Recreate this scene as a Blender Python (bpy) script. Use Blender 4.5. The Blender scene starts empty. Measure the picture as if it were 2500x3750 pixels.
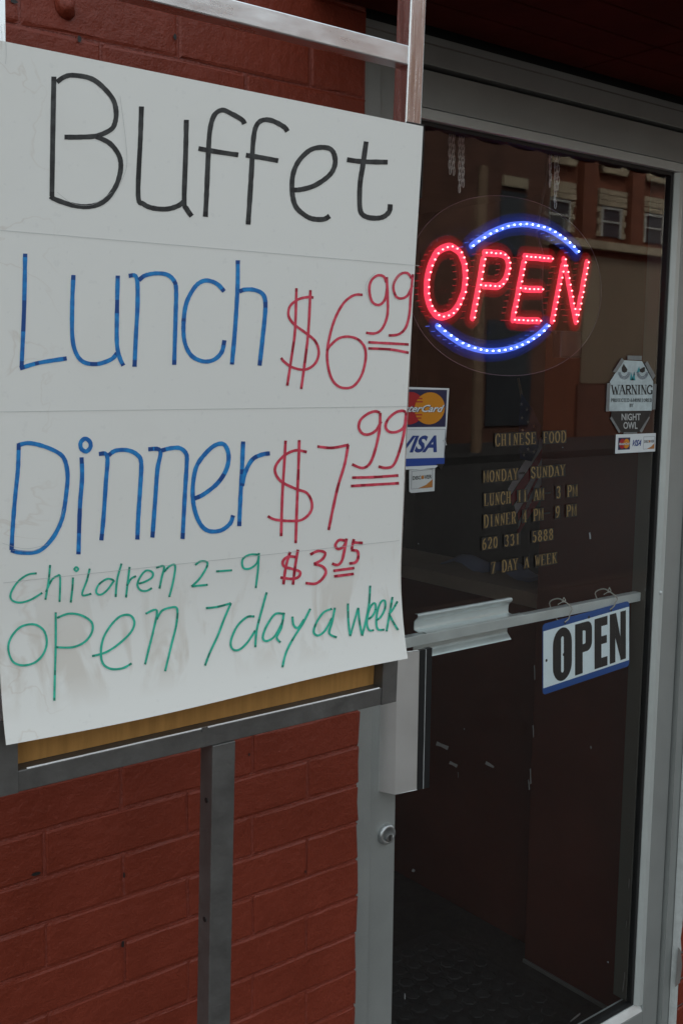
import bpy, math, random
from mathutils import Vector, Matrix
from mathutils.geometry import tessellate_polygon
random.seed(7)
R = math.radians
S = bpy.context.scene
C = S.collection

# ------------------------------------------------------------------ camera
EYE = Vector((0, 0, 1.68)); FPX = 3900.0
pitch, roll, yaw = R(7.46), R(-0.569), R(38.336)
Fw = Vector((math.sin(yaw)*math.cos(pitch), math.cos(yaw)*math.cos(pitch), -math.sin(pitch)))
Rt = Vector((math.cos(yaw), -math.sin(yaw), 0)); Dn = Fw.cross(Rt)
cr, sr = math.cos(roll), math.sin(roll)
Rt2 = cr*Rt + sr*Dn; Dn2 = -sr*Rt + cr*Dn
cam_d = bpy.data.cameras.new('camera'); cam = bpy.data.objects.new('camera', cam_d); C.objects.link(cam)
cam_d.sensor_fit = 'VERTICAL'; cam_d.sensor_height = 36; cam_d.lens = 36*FPX/3750
cam_d.clip_start = .05; cam_d.clip_end = 2000
Mr = Matrix((Rt2, -Dn2, -Fw)).transposed().to_4x4(); Mr.translation = EYE
cam.matrix_world = Mr
S.camera = cam

# ------------------------------------------------------------------ sky, sun, exposure
SUN_EL, SUN_AZ = R(52), R(-28)
W = bpy.data.worlds.new('World'); S.world = W; W.use_nodes = True
nt = W.node_tree; bgn = nt.nodes['Background']
sky = nt.nodes.new('ShaderNodeTexSky'); sky.sky_type = 'NISHITA'; sky.sun_disc = False
sky.sun_elevation = SUN_EL; sky.sun_rotation = SUN_AZ; sky.dust_density = 5; sky.air_density = 1.4
hs = nt.nodes.new('ShaderNodeHueSaturation'); hs.inputs['Saturation'].default_value = .22
wt = nt.nodes.new('ShaderNodeMixRGB'); wt.blend_type = 'MULTIPLY'; wt.inputs[0].default_value = 1; wt.inputs[2].default_value = (.985, 1.045, 1.04, 1)   # cool cloud light
nt.links.new(sky.outputs[0], hs.inputs['Color']); nt.links.new(hs.outputs[0], wt.inputs[1]); nt.links.new(wt.outputs[0], bgn.inputs[0])
bgn.inputs[1].default_value = .12
sl = bpy.data.lights.new('sun', 'SUN'); sun = bpy.data.objects.new('sun', sl); C.objects.link(sun)
sl.energy = 1.2; sl.angle = R(12); sl.color = (1, .96, .9)
sd = Vector((math.sin(SUN_AZ)*math.cos(SUN_EL), math.cos(SUN_AZ)*math.cos(SUN_EL), math.sin(SUN_EL)))
sun.rotation_euler = sd.to_track_quat('Z', 'Y').to_euler(); sun.location = (0, 0, 30)
S.view_settings.view_transform = 'Standard'; S.view_settings.look = 'None'
S.view_settings.exposure = 1.66; S.view_settings.gamma = 1; S.view_settings.use_curve_mapping = False
S.render.engine = 'CYCLES'
S.cycles.max_bounces = 8; S.cycles.transparent_max_bounces = 24; S.cycles.glossy_bounces = 4

# ------------------------------------------------------------------ helpers: rays through the photograph's perspective
def ray(x, y): return Rt2*(x-1250) + Dn2*(y-1875) + Fw*FPX
def P(x, y, Y):
    d = ray(x, y); return EYE + d*((Y-EYE.y)/d.y)

# ------------------------------------------------------------------ materials
def mat(name, col, rough=.5, metal=0, var=0, vscale=8, bump=0, bscale=60, stretch=None, rvar=0, spec=None, fine=0, coat=0):
    m = bpy.data.materials.new(name); m.use_nodes = True; t = m.node_tree; b = t.nodes['Principled BSDF']
    b.inputs['Base Color'].default_value = (*col, 1); b.inputs['Roughness'].default_value = rough
    b.inputs['Metallic'].default_value = metal
    if spec is not None: b.inputs['Specular IOR Level'].default_value = spec
    if coat: b.inputs['Coat Weight'].default_value = coat
    tc = t.nodes.new('ShaderNodeTexCoord'); mp = t.nodes.new('ShaderNodeMapping')
    t.links.new(tc.outputs['Object'], mp.inputs[0])
    if stretch: mp.inputs['Scale'].default_value = stretch
    if var or rvar:
        n = t.nodes.new('ShaderNodeTexNoise'); n.inputs['Scale'].default_value = vscale; n.inputs['Detail'].default_value = 6
        n.inputs['Roughness'].default_value = .65
        t.links.new(mp.outputs[0], n.inputs['Vector'])
        if var:
            r = t.nodes.new('ShaderNodeValToRGB'); e = r.color_ramp.elements
            e[0].position = .3; e[1].position = .7
            e[0].color = (*[c*(1-var) for c in col], 1); e[1].color = (*[min(1, c*(1+var)) for c in col], 1)
            t.links.new(n.outputs['Fac'], r.inputs[0]); t.links.new(r.outputs[0], b.inputs['Base Color'])
        if rvar:
            q = t.nodes.new('ShaderNodeMapRange'); q.inputs[1].default_value = .3; q.inputs[2].default_value = .7
            q.inputs[3].default_value = max(.02, rough-rvar); q.inputs[4].default_value = min(1, rough+rvar)
            t.links.new(n.outputs['Fac'], q.inputs[0]); t.links.new(q.outputs[0], b.inputs['Roughness'])
    if bump:
        n2 = t.nodes.new('ShaderNodeTexNoise'); n2.inputs['Scale'].default_value = bscale; n2.inputs['Detail'].default_value = 5
        t.links.new(mp.outputs[0], n2.inputs['Vector'])
        bp = t.nodes.new('ShaderNodeBump'); bp.inputs['Strength'].default_value = 1; bp.inputs['Distance'].default_value = bump
        src = n2.outputs['Fac']
        if fine:
            n3 = t.nodes.new('ShaderNodeTexNoise'); n3.inputs['Scale'].default_value = bscale*6; n3.inputs['Detail'].default_value = 3
            t.links.new(mp.outputs[0], n3.inputs['Vector'])
            mu = t.nodes.new('ShaderNodeMath'); mu.operation = 'MULTIPLY_ADD'; mu.inputs[1].default_value = fine
            t.links.new(n3.outputs['Fac'], mu.inputs[0]); t.links.new(src, mu.inputs[2]); src = mu.outputs[0]
        t.links.new(src, bp.inputs['Height']); t.links.new(bp.outputs[0], b.inputs['Normal'])
    return m
def emis(name, col, strength, mix=None, alpha=1):
    m = bpy.data.materials.new(name); m.use_nodes = True; t = m.node_tree; t.nodes.clear()
    o = t.nodes.new('ShaderNodeOutputMaterial'); e = t.nodes.new('ShaderNodeEmission')
    e.inputs[0].default_value = (*col, 1); e.inputs[1].default_value = strength
    if alpha < 1:
        tr = t.nodes.new('ShaderNodeBsdfTransparent'); mx = t.nodes.new('ShaderNodeMixShader'); mx.inputs[0].default_value = alpha
        t.links.new(tr.outputs[0], mx.inputs[1]); t.links.new(e.outputs[0], mx.inputs[2]); t.links.new(mx.outputs[0], o.inputs[0])
    else: t.links.new(e.outputs[0], o.inputs[0])
    return m
def glassy(name, refl, tint=(1, 1, 1), rough=0, base=0):
    """pane of glass: Fresnel reflection of its two faces on the outer face, see-through"""
    m = bpy.data.materials.new(name); m.use_nodes = True; t = m.node_tree; t.nodes.clear()
    o = t.nodes.new('ShaderNodeOutputMaterial'); g = t.nodes.new('ShaderNodeBsdfGlossy'); g.inputs['Roughness'].default_value = rough
    tr = t.nodes.new('ShaderNodeBsdfTransparent'); tr.inputs[0].default_value = (*tint, 1)
    fr = t.nodes.new('ShaderNodeFresnel'); fr.inputs[0].default_value = 1.5
    geo = t.nodes.new('ShaderNodeNewGeometry')
    inv = t.nodes.new('ShaderNodeMath'); inv.operation = 'SUBTRACT'; inv.inputs[0].default_value = 1
    t.links.new(geo.outputs['Backfacing'], inv.inputs[1])
    a = t.nodes.new('ShaderNodeMath'); a.operation = 'MULTIPLY_ADD'; a.inputs[1].default_value = refl; a.inputs[2].default_value = base
    t.links.new(fr.outputs[0], a.inputs[0])
    b = t.nodes.new('ShaderNodeMath'); b.operation = 'MULTIPLY'; b.use_clamp = True
    t.links.new(a.outputs[0], b.inputs[0]); t.links.new(inv.outputs[0], b.inputs[1])
    mx = t.nodes.new('ShaderNodeMixShader')
    t.links.new(b.outputs[0], mx.inputs[0]); t.links.new(tr.outputs[0], mx.inputs[1]); t.links.new(g.outputs[0], mx.inputs[2])
    t.links.new(mx.outputs[0], o.inputs[0]); return m

red_paint = mat('red_wall_paint', (.178, .030, .0150), .42, spec=.3, var=.16, vscale=5, bump=.0026, bscale=60, fine=.3, rvar=.1)
red_mortar = mat('red_painted_mortar', (.195, .035, .020), .36, var=.12, spec=.5, vscale=30, bump=.003, bscale=95, fine=.4)
alu = mat('grey_anodised_aluminium', (.30, .315, .305), .42, .35, var=.06, vscale=10, rvar=.06, bump=.0002, bscale=300)
alu_light = mat('bead_aluminium', (.50, .53, .515), .4, .3, var=.05, vscale=12)
alu_bright = mat('bright_aluminium', (.66, .70, .70), .38, .45, var=.1, vscale=14, rvar=.08)
steel = mat('brushed_stainless_steel', (.72, .74, .75), .22, 1, var=.30, vscale=60, stretch=(2.5, 1.5, .08), rvar=.12, bump=.0001, bscale=60)
steel_bar = mat('scuffed_stainless_steel', (.80, .84, .86), .30, 1, var=.12, vscale=22, stretch=(.35, 1, 1.4), rvar=.08, bump=.0001, bscale=60)
steel_dark = mat('darkened_steel', (.175, .175, .17), .5, .75, var=.14, vscale=30, rvar=.08, bump=.0004, bscale=160)  # stand steel darkened in its colour for parts mirroring the dark street
black = mat('black_rubber', (.008, .008, .008), .5)
black_pl = mat('black_plastic', (.012, .013, .014), .3, var=.2, vscale=20)
paper = mat('white_poster_card', (.66, .68, .675), .62, var=.025, vscale=9)
wood = mat('varnished_plywood', (.43, .225, .070), .5, spec=.15, var=.16, vscale=9, stretch=(9, 1, .7), bump=.0003, bscale=40)
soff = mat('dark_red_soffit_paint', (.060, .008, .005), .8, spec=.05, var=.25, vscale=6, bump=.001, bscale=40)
maroon = mat('maroon_interior_paint', (.085, .018, .010), .8, spec=.1, var=.2, vscale=2.5, bump=.0006, bscale=30)
dkcol = mat('dark_interior', (.03, .025, .022), .8, var=.3, vscale=4)
concrete = mat('concrete', (.16, .15, .14), .85, var=.25, vscale=7, bump=.002, bscale=60)
pave = mat('pavement_concrete', (.055, .040, .033), .85, var=.2, vscale=3, bump=.002, bscale=50)
asphalt = mat('asphalt', (.020, .018, .017), .85, var=.25, vscale=6, bump=.004, bscale=80)
caulk = mat('white_caulk', (.42, .44, .43), .6, var=.12, vscale=40, bump=.001, bscale=60)
brown_brick = mat('bare_brown_brick', (.16, .065, .04), .8, var=.3, vscale=25, bump=.002, bscale=90)
chrome = mat('chain_chrome', (.9, .9, .9), .4, .1)
white_st = mat('white_vinyl', (.62, .66, .68), .45, var=.03, vscale=30)
grey_tape = mat('grey_tape', (.17, .18, .18), .5, var=.15, vscale=40)
navy = mat('navy_print', (.012, .014, .06), .4)
blue_pr = mat('blue_print', (.01, .05, .28), .4)
visa_blue = mat('dark_blue_print', (.012, .04, .20), .4)
red_pr = mat('red_print', (.35, .01, .015), .4)
or_pr = mat('orange_yellow_print', (.55, .21, .005), .4)
disc_or = mat('orange_print', (.38, .15, .03), .4)
ink_black = mat('black_print', (.012, .012, .012), .45)
gold = mat('gold_leaf_vinyl', (.27, .19, .08), .5, .3, var=.35, vscale=160)
sign_blue = mat('sign_blue', (.012, .075, .30), .4, var=.05, vscale=20)
sign_white = mat('sign_white', (.80, .89, .94), .45, var=.03, vscale=20)
string_m = mat('cotton_string', (.40, .38, .34), .9)
teal = mat('teal_print', (.03, .28, .32), .5)
glass = glassy('door_glass', 1.75, (.97, .985, .98), .014)
acr = glassy('clear_acrylic', .9, (.95, .93, .96), .02, .006)

def marker(name, col, dark, scale=60):
    m = bpy.data.materials.new(name); m.use_nodes = True; t = m.node_tree; b = t.nodes['Principled BSDF']
    tc = t.nodes.new('ShaderNodeTexCoord'); n = t.nodes.new('ShaderNodeTexNoise'); n.inputs['Scale'].default_value = scale; n.inputs['Detail'].default_value = 4
    t.links.new(tc.outputs['Object'], n.inputs['Vector']); r = t.nodes.new('ShaderNodeValToRGB'); e = r.color_ramp.elements
    e[0].position = .36; e[1].position = .68; e[0].color = (*dark, 1); e[1].color = (*col, 1)
    t.links.new(n.outputs['Fac'], r.inputs[0]); t.links.new(r.outputs[0], b.inputs['Base Color']); b.inputs['Roughness'].default_value = .55
    return m
mk_black = marker('black_marker_ink', (.045, .047, .047), (.012, .012, .013), 110)
mk_blue = marker('blue_marker_ink', (.012, .25, .60), (.006, .12, .40), 110)
mk_red = marker('red_marker_ink', (.72, .075, .125), (.50, .028, .06), 110)
mk_green = marker('green_marker_ink', (.035, .52, .37), (.012, .34, .23), 110)
INK = {m_.name: mat('pooled_'+m_.name, c_, .5) for m_, c_ in ((mk_black, (.008, .008, .009)), (mk_blue, (.004, .06, .25)), (mk_red, (.32, .008, .03)), (mk_green, (.006, .22, .15)))}
pencil = mat('pencil_line', (.44, .45, .445), .7)

# ------------------------------------------------------------------ object plumbing
BASE = {}
def tag(o, label=None, cat=None, group=None, kind=None):
    if label: o['label'] = label
    if cat: o['category'] = cat
    if group: o['group'] = group
    if kind: o['kind'] = kind
    return o
def thing(name, label, cat, loc=(0, 0, 0), group=None):
    o = bpy.data.objects.new(name, None); C.objects.link(o); o.location = loc; o.empty_display_size = .05
    BASE[o.name] = Vector(loc); return tag(o, label, cat, group)
class MB:
    def __init__(s): s.v = []; s.f = []; s.mi = []
    def add(s, vs, fs, mi=0):
        n = len(s.v); s.v += [tuple(v) for v in vs]; s.f += [tuple(i+n for i in f) for f in fs]; s.mi += [mi]*len(fs); return s
    def box(s, x0, x1, y0, y1, z0, z1, T=None, mi=0):
        v = [Vector((x, y, z)) for x in (x0, x1) for y in (y0, y1) for z in (z0, z1)]
        if T: v = [T(p) for p in v]
        return s.add(v, [(0, 1, 3, 2), (4, 6, 7, 5), (0, 4, 5, 1), (2, 3, 7, 6), (0, 2, 6, 4), (1, 5, 7, 3)], mi)
    def prism(s, poly, a0, a1, fn, mi=0):
        """poly: 2-D outline, extruded a0..a1 ; fn(p, a)->3-D"""
        n = len(poly); v = [fn(p, a0) for p in poly]+[fn(p, a1) for p in poly]
        f = [(i, (i+1) % n, (i+1) % n+n, i+n) for i in range(n)]
        tri = tessellate_polygon([[Vector((p[0], p[1], 0)) for p in poly]])
        f += [tuple(t) for t in tri]+[tuple(i+n for i in reversed(t)) for t in tri]
        return s.add(v, f, mi)
    def poly(s, loops, fn, mi=0):
        tri = tessellate_polygon([[Vector((p[0], p[1], 0)) for p in l] for l in loops])
        v = [fn(p) for l in loops for p in l]; return s.add(v, [tuple(t) for t in tri], mi)
    def tube(s, pts, r, n=6, closed=False, mi=0):
        pts = [Vector(p) for p in pts]; m = len(pts); vs = []; fs = []
        for i, p in enumerate(pts):
            a = pts[(i-1) % m] if closed or i > 0 else p; b = pts[(i+1) % m] if closed or i < m-1 else p
            d = (b-a).normalized(); u = d.cross(Vector((.13, .2, .97)))
            if u.length < .1: u = d.cross(Vector((1, 0, 0)))
            u.normalize(); w = d.cross(u)
            for k in range(n):
                t = 2*math.pi*k/n; vs.append(p+(u*math.cos(t)+w*math.sin(t))*r)
        for i in range(m if closed else m-1):
            for k in range(n):
                j = (i+1) % m; fs.append((i*n+k, i*n+(k+1) % n, j*n+(k+1) % n, j*n+k))
        if not closed: fs += [tuple(range(n)), tuple((m-1)*n+k for k in reversed(range(n)))]
        return s.add(vs, fs, mi)
    def lathe(s, prof, fn, n=24, mi=0):
        """prof: (radius, along) ; fn(a, b, along)->3-D"""
        vs = []; fs = []
        for r, h in prof:
            for k in range(n):
                t = 2*math.pi*k/n; vs.append(fn(r*math.cos(t), r*math.sin(t), h))
        for i in range(len(prof)-1):
            for k in range(n): fs.append((i*n+k, i*n+(k+1) % n, (i+1)*n+(k+1) % n, (i+1)*n+k))
        fs.append(tuple((len(prof)-1)*n+k for k in range(n))); return s.add(vs, fs, mi)
def obj(name, mb, m, parent=None, label=None, kind=None, smooth=False, bevel=0, mesh_only=False):
    b = BASE.get(parent.name, Vector()) if parent else Vector()
    me = bpy.data.meshes.new(name); me.from_pydata([tuple(Vector(v)-b) for v in mb.v], [], mb.f)
    for q in (m if isinstance(m, (list, tuple)) else [m]): me.materials.append(q)
    if isinstance(m, (list, tuple)):
        for p, i in zip(me.polygons, mb.mi): p.material_index = i
    if smooth:
        for p in me.polygons: p.use_smooth = True
    me.update()
    o = bpy.data.objects.new(name, me); C.objects.link(o)
    if parent: o.parent = parent; BASE[o.name] = b
    if bevel:
        bv = o.modifiers.new('bevel', 'BEVEL'); bv.width = bevel; bv.segments = 2; bv.limit_method = 'ANGLE'; bv.angle_limit = R(40)
    if label: o['label'] = label
    if kind: o['kind'] = kind
    return o
def smooth_line(pts, sub=6, closed=False):
    pts = [Vector((p[0], p[1])) for p in pts]; n = len(pts)
    if n < 3: return pts
    out = []
    rng = n if closed else n-1
    for i in range(rng):
        g = (lambda k: pts[k % n]) if closed else (lambda k: pts[max(0, min(n-1, k))])
        a, b, c, d = g(i-1), g(i), g(i+1), g(i+2)
        for k in range(sub):
            t = k/sub
            out.append(.5*((2*b)+(c-a)*t+(2*a-5*b+4*c-d)*t*t+(3*b-a-3*c+d)*t**3))
    if not closed: out.append(pts[-1])
    return out
def ribbon(mb, pts, w, fn, mi=0, closed=False, caps=False, wob=0):
    """flat stroke of width w along 2-D pts, mapped to 3-D with fn"""
    pts = [Vector((p[0], p[1])) for p in pts]
    q = [pts[0]]
    for p in pts[1:]:
        if (p-q[-1]).length > 1e-7: q.append(p)
    pts = q; n = len(pts)
    if n < 2: return
    L = []; Rr = []
    for i, p in enumerate(pts):
        a = pts[(i-1) % n] if closed or i > 0 else p; b = pts[(i+1) % n] if closed or i < n-1 else p
        d = (b-a).normalized(); nn = Vector((-d.y, d.x)); ww = w*.5*(1+random.uniform(-wob, wob))
        L.append(p+nn*ww); Rr.append(p-nn*ww)
    v = [fn(p) for p in L]+[fn(p) for p in Rr]
    f = [(i, (i+1) % n, (i+1) % n+n, i+n) for i in range(n if closed else n-1)]
    mb.add(v, f, mi)
    if caps:
        for p, o_ in ((pts[0], pts[1]), (pts[-1], pts[-2])):
            d = (p-o_).normalized(); nn = Vector((-d.y, d.x))
            arc = [p+nn*w*.5*math.cos(t)+d*w*.5*math.sin(t) for t in [math.pi*k/6 for k in range(7)]]
            mb.add([fn(q) for q in arc], [tuple(range(7))], mi)
def circle2(cx, cz, rx, rz=None, n=28):
    rz = rz or rx; return [(cx+rx*math.cos(2*math.pi*k/n), cz+rz*math.sin(2*math.pi*k/n)) for k in range(n)]
_tc = {}
def text2(mb, s, x0, x1, z0, z1, fn, shear=0, bold=.0, mi=0):
    """outlines of the built-in font, fitted to the box x0..x1, z0..z1"""
    key = (s, bold)
    if key not in _tc:
        cu = bpy.data.curves.new('t', 'FONT'); cu.body = s; cu.resolution_u = 3; cu.offset = bold
        ob = bpy.data.objects.new('t', cu); C.objects.link(ob)
        me = ob.to_mesh(); _tc[key] = ([tuple(v.co) for v in me.vertices], [tuple(p.vertices) for p in me.polygons])
        ob.to_mesh_clear(); bpy.data.objects.remove(ob); bpy.data.curves.remove(cu)
    vs, fs = _tc[key]
    ax, bx = min(v[0] for v in vs), max(v[0] for v in vs); az, bz = min(v[1] for v in vs), max(v[1] for v in vs)
    out = []
    for v in vs:
        zz = (v[1]-az)/(bz-az); xx = (v[0]-ax)/(bx-ax)
        out.append(fn((x0+(x1-x0)*xx+shear*(z1-z0)*(zz-.5), z0+(z1-z0)*zz)))
    mb.add(out, fs, mi)
# serif stroke letters; capital prefix T = thick straight, t = thin, c = thick curve
GL = {
'A': 't0,0 .5,1|T.5,1 1,0|t.2,.36 .8,.36', 'B': 'T.15,0 .15,1|c.15,1 .7,.98 .85,.78 .7,.56 .15,.53|c.15,.53 .8,.5 .98,.27 .75,.02 .15,0',
'C': 'c.95,.75 .75,.97 .4,.98 .1,.75 .03,.5 .1,.22 .4,.02 .75,.04 .97,.25', 'D': 'T.15,0 .15,1|c.15,1 .6,.98 .95,.75 .98,.5 .95,.25 .6,.02 .15,0',
'E': 'T.15,0 .15,1|t.15,.98 .9,.98 .9,.8|t.15,.52 .7,.52|t.15,.02 .95,.02 .95,.2', 'F': 'T.2,0 .2,1|t.2,.98 .95,.98 .95,.78|t.2,.52 .75,.52',
'G': 'c.92,.78 .72,.97 .4,.98 .1,.75 .03,.5 .1,.22 .4,.02 .72,.04 .9,.2|T.88,.02 .88,.42|t.6,.42 1,.42', 'H': 'T.15,0 .15,1|T.85,0 .85,1|t.15,.5 .85,.5',
'I': 'T.5,0 .5,1', 'K': 'T.15,0 .15,1|t.15,.4 .9,1|T.4,.58 .95,0', 'L': 'T.2,0 .2,1|t.2,.02 .95,.02 .95,.25',
'M': 'T.08,0 .08,1|T.08,1 .5,.1 .92,1|T.92,0 .92,1', 'N': 't.12,0 .12,1|T.12,1 .88,0|t.88,0 .88,1', 'O': 'c.5,.99 .15,.82 .04,.5 .15,.18 .5,.01 .85,.18 .96,.5 .85,.82 .5,.99',
'P': 'T.2,0 .2,1|c.2,.98 .75,.97 .95,.75 .75,.5 .2,.47', 'R': 'T.2,0 .2,1|c.2,.98 .72,.97 .9,.76 .72,.54 .2,.52|T.55,.52 .95,0',
'S': 'c.88,.78 .65,.98 .3,.96 .12,.76 .3,.58 .7,.44 .9,.25 .7,.03 .35,.02 .1,.22', 'T': 'T.5,0 .5,1|t.05,.8 .05,.98 .95,.98 .95,.8',
'U': 'T.15,1 .15,.3|c.15,.35 .22,.08 .5,.01 .78,.08 .85,.35|t.85,.3 .85,1', 'V': 'T.05,1 .5,0|t.5,0 .95,1', 'W': 'T0,1 .28,0|t.28,0 .5,.85|T.5,.85 .74,0|t.74,0 1,1',
'Y': 'T.05,1 .5,.45|t.95,1 .5,.45|T.5,.47 .5,0', '0': 'c.5,.99 .2,.82 .1,.5 .2,.18 .5,.01 .8,.18 .9,.5 .8,.82 .5,.99',
'1': 'T.5,0 .5,1|t.28,.85 .5,1', '2': 'c.15,.75 .3,.96 .65,.98 .85,.78 .7,.5 .35,.22 .12,.04|T.12,.05 .9,.05|t.9,.05 .92,.2',
'3': 'c.15,.85 .4,.99 .75,.93 .83,.75 .6,.55 .4,.53|c.4,.53 .75,.48 .9,.27 .7,.04 .4,.01 .12,.13', '4': 't.7,1 .08,.3 .95,.3|T.7,0 .7,1',
'5': 't.85,.98 .25,.98 .2,.55|c.2,.55 .5,.62 .8,.5 .88,.3 .7,.05 .4,.01 .12,.13', '6': 'c.8,.95 .45,.85 .2,.6 .12,.3 .3,.04 .6,.02 .85,.2 .85,.42 .6,.57 .3,.5 .15,.35',
'7': 't.1,.8 .1,.97 .92,.97|T.92,.97 .4,0', '8': 'c.5,.53 .22,.66 .18,.82 .4,.98 .6,.98 .82,.82 .78,.66 .5,.53 .18,.36 .12,.2 .35,.02 .65,.02 .88,.2 .82,.36 .5,.53',
'9': 'c.2,.05 .55,.15 .8,.4 .88,.7 .7,.96 .4,.98 .15,.8 .15,.58 .4,.43 .7,.5 .85,.65', '&': 'c1,.5 .8,.15 .4,.02 .1,.15 .15,.4 .5,.6 .62,.82 .45,.98 .28,.85 .35,.6 .7,.2 .98,.02', '-': 'T.1,.5 .9,.5'}
def glyph(mb, ch, x, z, w, h, fn, wt, wl, serif=True, mi=0):
    for st in GL.get(ch, '').split('|'):
        if not st: continue
        k = st[0]; pts = [tuple(float(a) for a in p.split(',')) for p in st[1:].split()]
        pp = [(x+w*a, z+h*b) for a, b in pts]
        if k == 'c': pp = smooth_line(pp, 4)
        ribbon(mb, pp, wl if k == 't' else wt, fn, mi)
        if serif and k in 'Tt' and len(pts) == 2 and abs(pts[0][1]-pts[1][1]) > .4:
            for a, b in pts:
                if b < .05 or b > .95: ribbon(mb, [(x+w*a-wt*.95, z+h*b+(wl*.5 if b < .5 else -wl*.5)), (x+w*a+wt*.95, z+h*b+(wl*.5 if b < .5 else -wl*.5))], wl, fn, mi)
def word(mb, s, x0, x1, z0, z1, fn, wt, wl, serif=True, fill=.78, mi=0):
    ws = [.55 if ch == 'I' else 1.35 if ch in 'MW' else 1 for ch in s]; g_ = (1-fill)
    c = (x1-x0)/(sum(w*fill for w in ws)+g_*(len(s)-1)); x = x0
    for ch, w_ in zip(s, ws):
        glyph(mb, ch, x, z0, c*fill*w_, z1-z0, fn, wt, wl, serif, mi); x += c*(fill*w_+g_)
def flat(Y):
    st = [Y]
    def f(p): return Vector((p[0], st[0], p[1]))
    return f

# ================================================================== SETTING
def struct(name, mb, m, **k):
    o = obj(name, mb, m, **k); o['kind'] = 'structure'; return o
struct('pavement', MB().box(-60, 60, -2.5, 1.46, -.15, 0), pave)
struct('road', MB().box(-60, 60, -12.5, -2.62, -.4, -.15), asphalt)
struct('kerb', MB().box(-60, 60, -2.62, -2.5, -.3, .004), pave)
struct('opposite_pavement', MB().box(-60, 90, -16, -12.62, -.3, 0), asphalt)
struct('opposite_kerb', MB().box(-60, 90, -12.62, -12.5, -.3, .004), asphalt)
struct('ground', MB().box(-300, 300, -300, 120, -.6, -.42), asphalt)
struct('interior_floor', MB().box(.9, 6, 1.46, 7, -.12, -.004), mat('dark_floor_covering', (.025, .022, .02), .7, var=.5, vscale=12, bump=.003, bscale=45))
struct('interior_ceiling', MB().box(.9, 6, 1.55, 7, 2.75, 2.85), dkcol)

# ------------------------------------------------------------------ painted brick wall
def brick_mb(x0, x1, z0, z1, yf, d=.0022, jit=.0005, nx=7, nz=4, end=0):
    mb = MB(); vs = []; e = .0035
    xs = [x0, x0+e]+[x0+(x1-x0)*k/(nx-3) for k in range(1, nx-3)]+[x1-e, x1]
    zs = [z0, z0+e]+[z0+(z1-z0)*k/(nz-3) for k in range(1, nz-3)]+[z1-e, z1]
    dy = random.uniform(-.0009, .0009)
    for j, z in enumerate(zs):
        for i, x in enumerate(xs):
            edge = i in (0, len(xs)-1) or j in (0, len(zs)-1)
            ring = i in (1, len(xs)-2) or j in (1, len(zs)-2)
            y = yf+dy+(d if edge else random.uniform(-jit, jit)+(.0006 if ring else 0))
            q = random.uniform(-.0013, .0013) if (edge or ring) else 0
            xx = x+(random.uniform(-.0012, .0012) if (edge or ring) else 0)
            if end and i >= len(xs)-2: xx += random.uniform(-.0045, .0035)
            vs.append((xx, y, z+q))
    n = len(xs); m = len(zs)
    fs = [(j*n+i, j*n+i+1, (j+1)*n+i+1, (j+1)*n+i) for j in range(m-1) for i in range(n-1)]
    b = len(vs); vs += [(x0, yf+.06, z0), (x1, yf+.06, z0), (x1, yf+.06, z1), (x0, yf+.06, z1)]
    c = [0, n-1, m*n-1, (m-1)*n]
    rows = [list(range(0, n)), [j*n+n-1 for j in range(m)], list(range(m*n-1, (m-1)*n-1, -1)), [j*n for j in range(m-1, -1, -1)]]
    for k, rw in enumerate(rows): fs.append(tuple(reversed(rw))+(b+k, b+(k+1) % 4))
    return mb.add(vs, fs)
wall = thing('brick_wall', 'dark red painted brick wall behind the poster stand, left of the glass door', 'brick wall', (.4, 1.42, 0))
wall2 = MB().box(-9, -.62, 1.424, 1.75, -.2, 6).box(-.62, 1.14, 1.4265, 1.75, -.2, 2.30).box(-.62, 12, 1.424, 1.75, 2.31, 6)
obj('mortar', MB().box(-.62, 1.1655, 1.4226, 1.4262, -.05, 2.29), red_mortar, wall)
obj('wall_core', wall2, red_paint, wall)
zj = [1.016]
while zj[-1] > -.05: zj.append(zj[-1]-.0713)
zj = zj[::-1]
while zj[-1] < 2.27: zj.append(zj[-1]+.0696)
for i in range(len(zj)-1):
    z0, z1 = zj[i]+.0019, zj[i+1]-.0019
    if z1 < 0: continue
    row = len([1 for z in zj if z < 1.01 and z > zj[i]-.01])
    off = .579 if (i - zj.index(1.016)) % 2 == 1 else .704
    if i - zj.index(1.016) >= 15: off = .692 if (i-zj.index(1.016)) % 2 == 1 else .814
    x = off-.238*5; k = 0
    while x < 1.165:
        a, b = max(-.6, x)+.0018, min(1.1685, x+.238)-.0018
        last = x+.238 > 1.1685
        if last: b = 1.1685 if z1 < 2.19 else 1.160
        if b-a > .02: obj('brick', brick_mb(a+random.uniform(-.001, .001), b, z0, z1, 1.42, end=last), red_paint, wall)
        x += .238
# blobs and holes left in the wall
pl = P(243, 22, 1.415); m = MB(); m.lathe([(.004, .006), (.013, .004), (.014, .0), (.010, -.006), (.006, -.012)], lambda a, b, h: Vector((pl.x+a*random.uniform(.75, 1.25), 1.418+h+random.uniform(-.002, .002), pl.z+b*random.uniform(.9, 1.4))), 11)
obj('painted_anchor', m, red_paint, wall, smooth=True)
for (x, y, sx, sz) in ((292, 142, .003, .006), (641, 135, .003, .005), (50, 5, .006, .003), (133, 3200, .007, .004), (455, 3205, .0022, .006), (450, 3458, .0025, .006), (1118, 3192, .002, .003), (912, 2763, .002, .004), (690, 1, .004, .003)):
    q = P(x, y, 1.4185); m = MB(); m.poly([[(q.x+sx*math.cos(t)*random.uniform(.6, 1.1), q.z+sz*math.sin(t)*random.uniform(.6, 1.1)) for t in [k*math.pi/4 for k in range(8)]]], flat(1.4181))
    obj('mortar_hole', m, black, wall)

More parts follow.
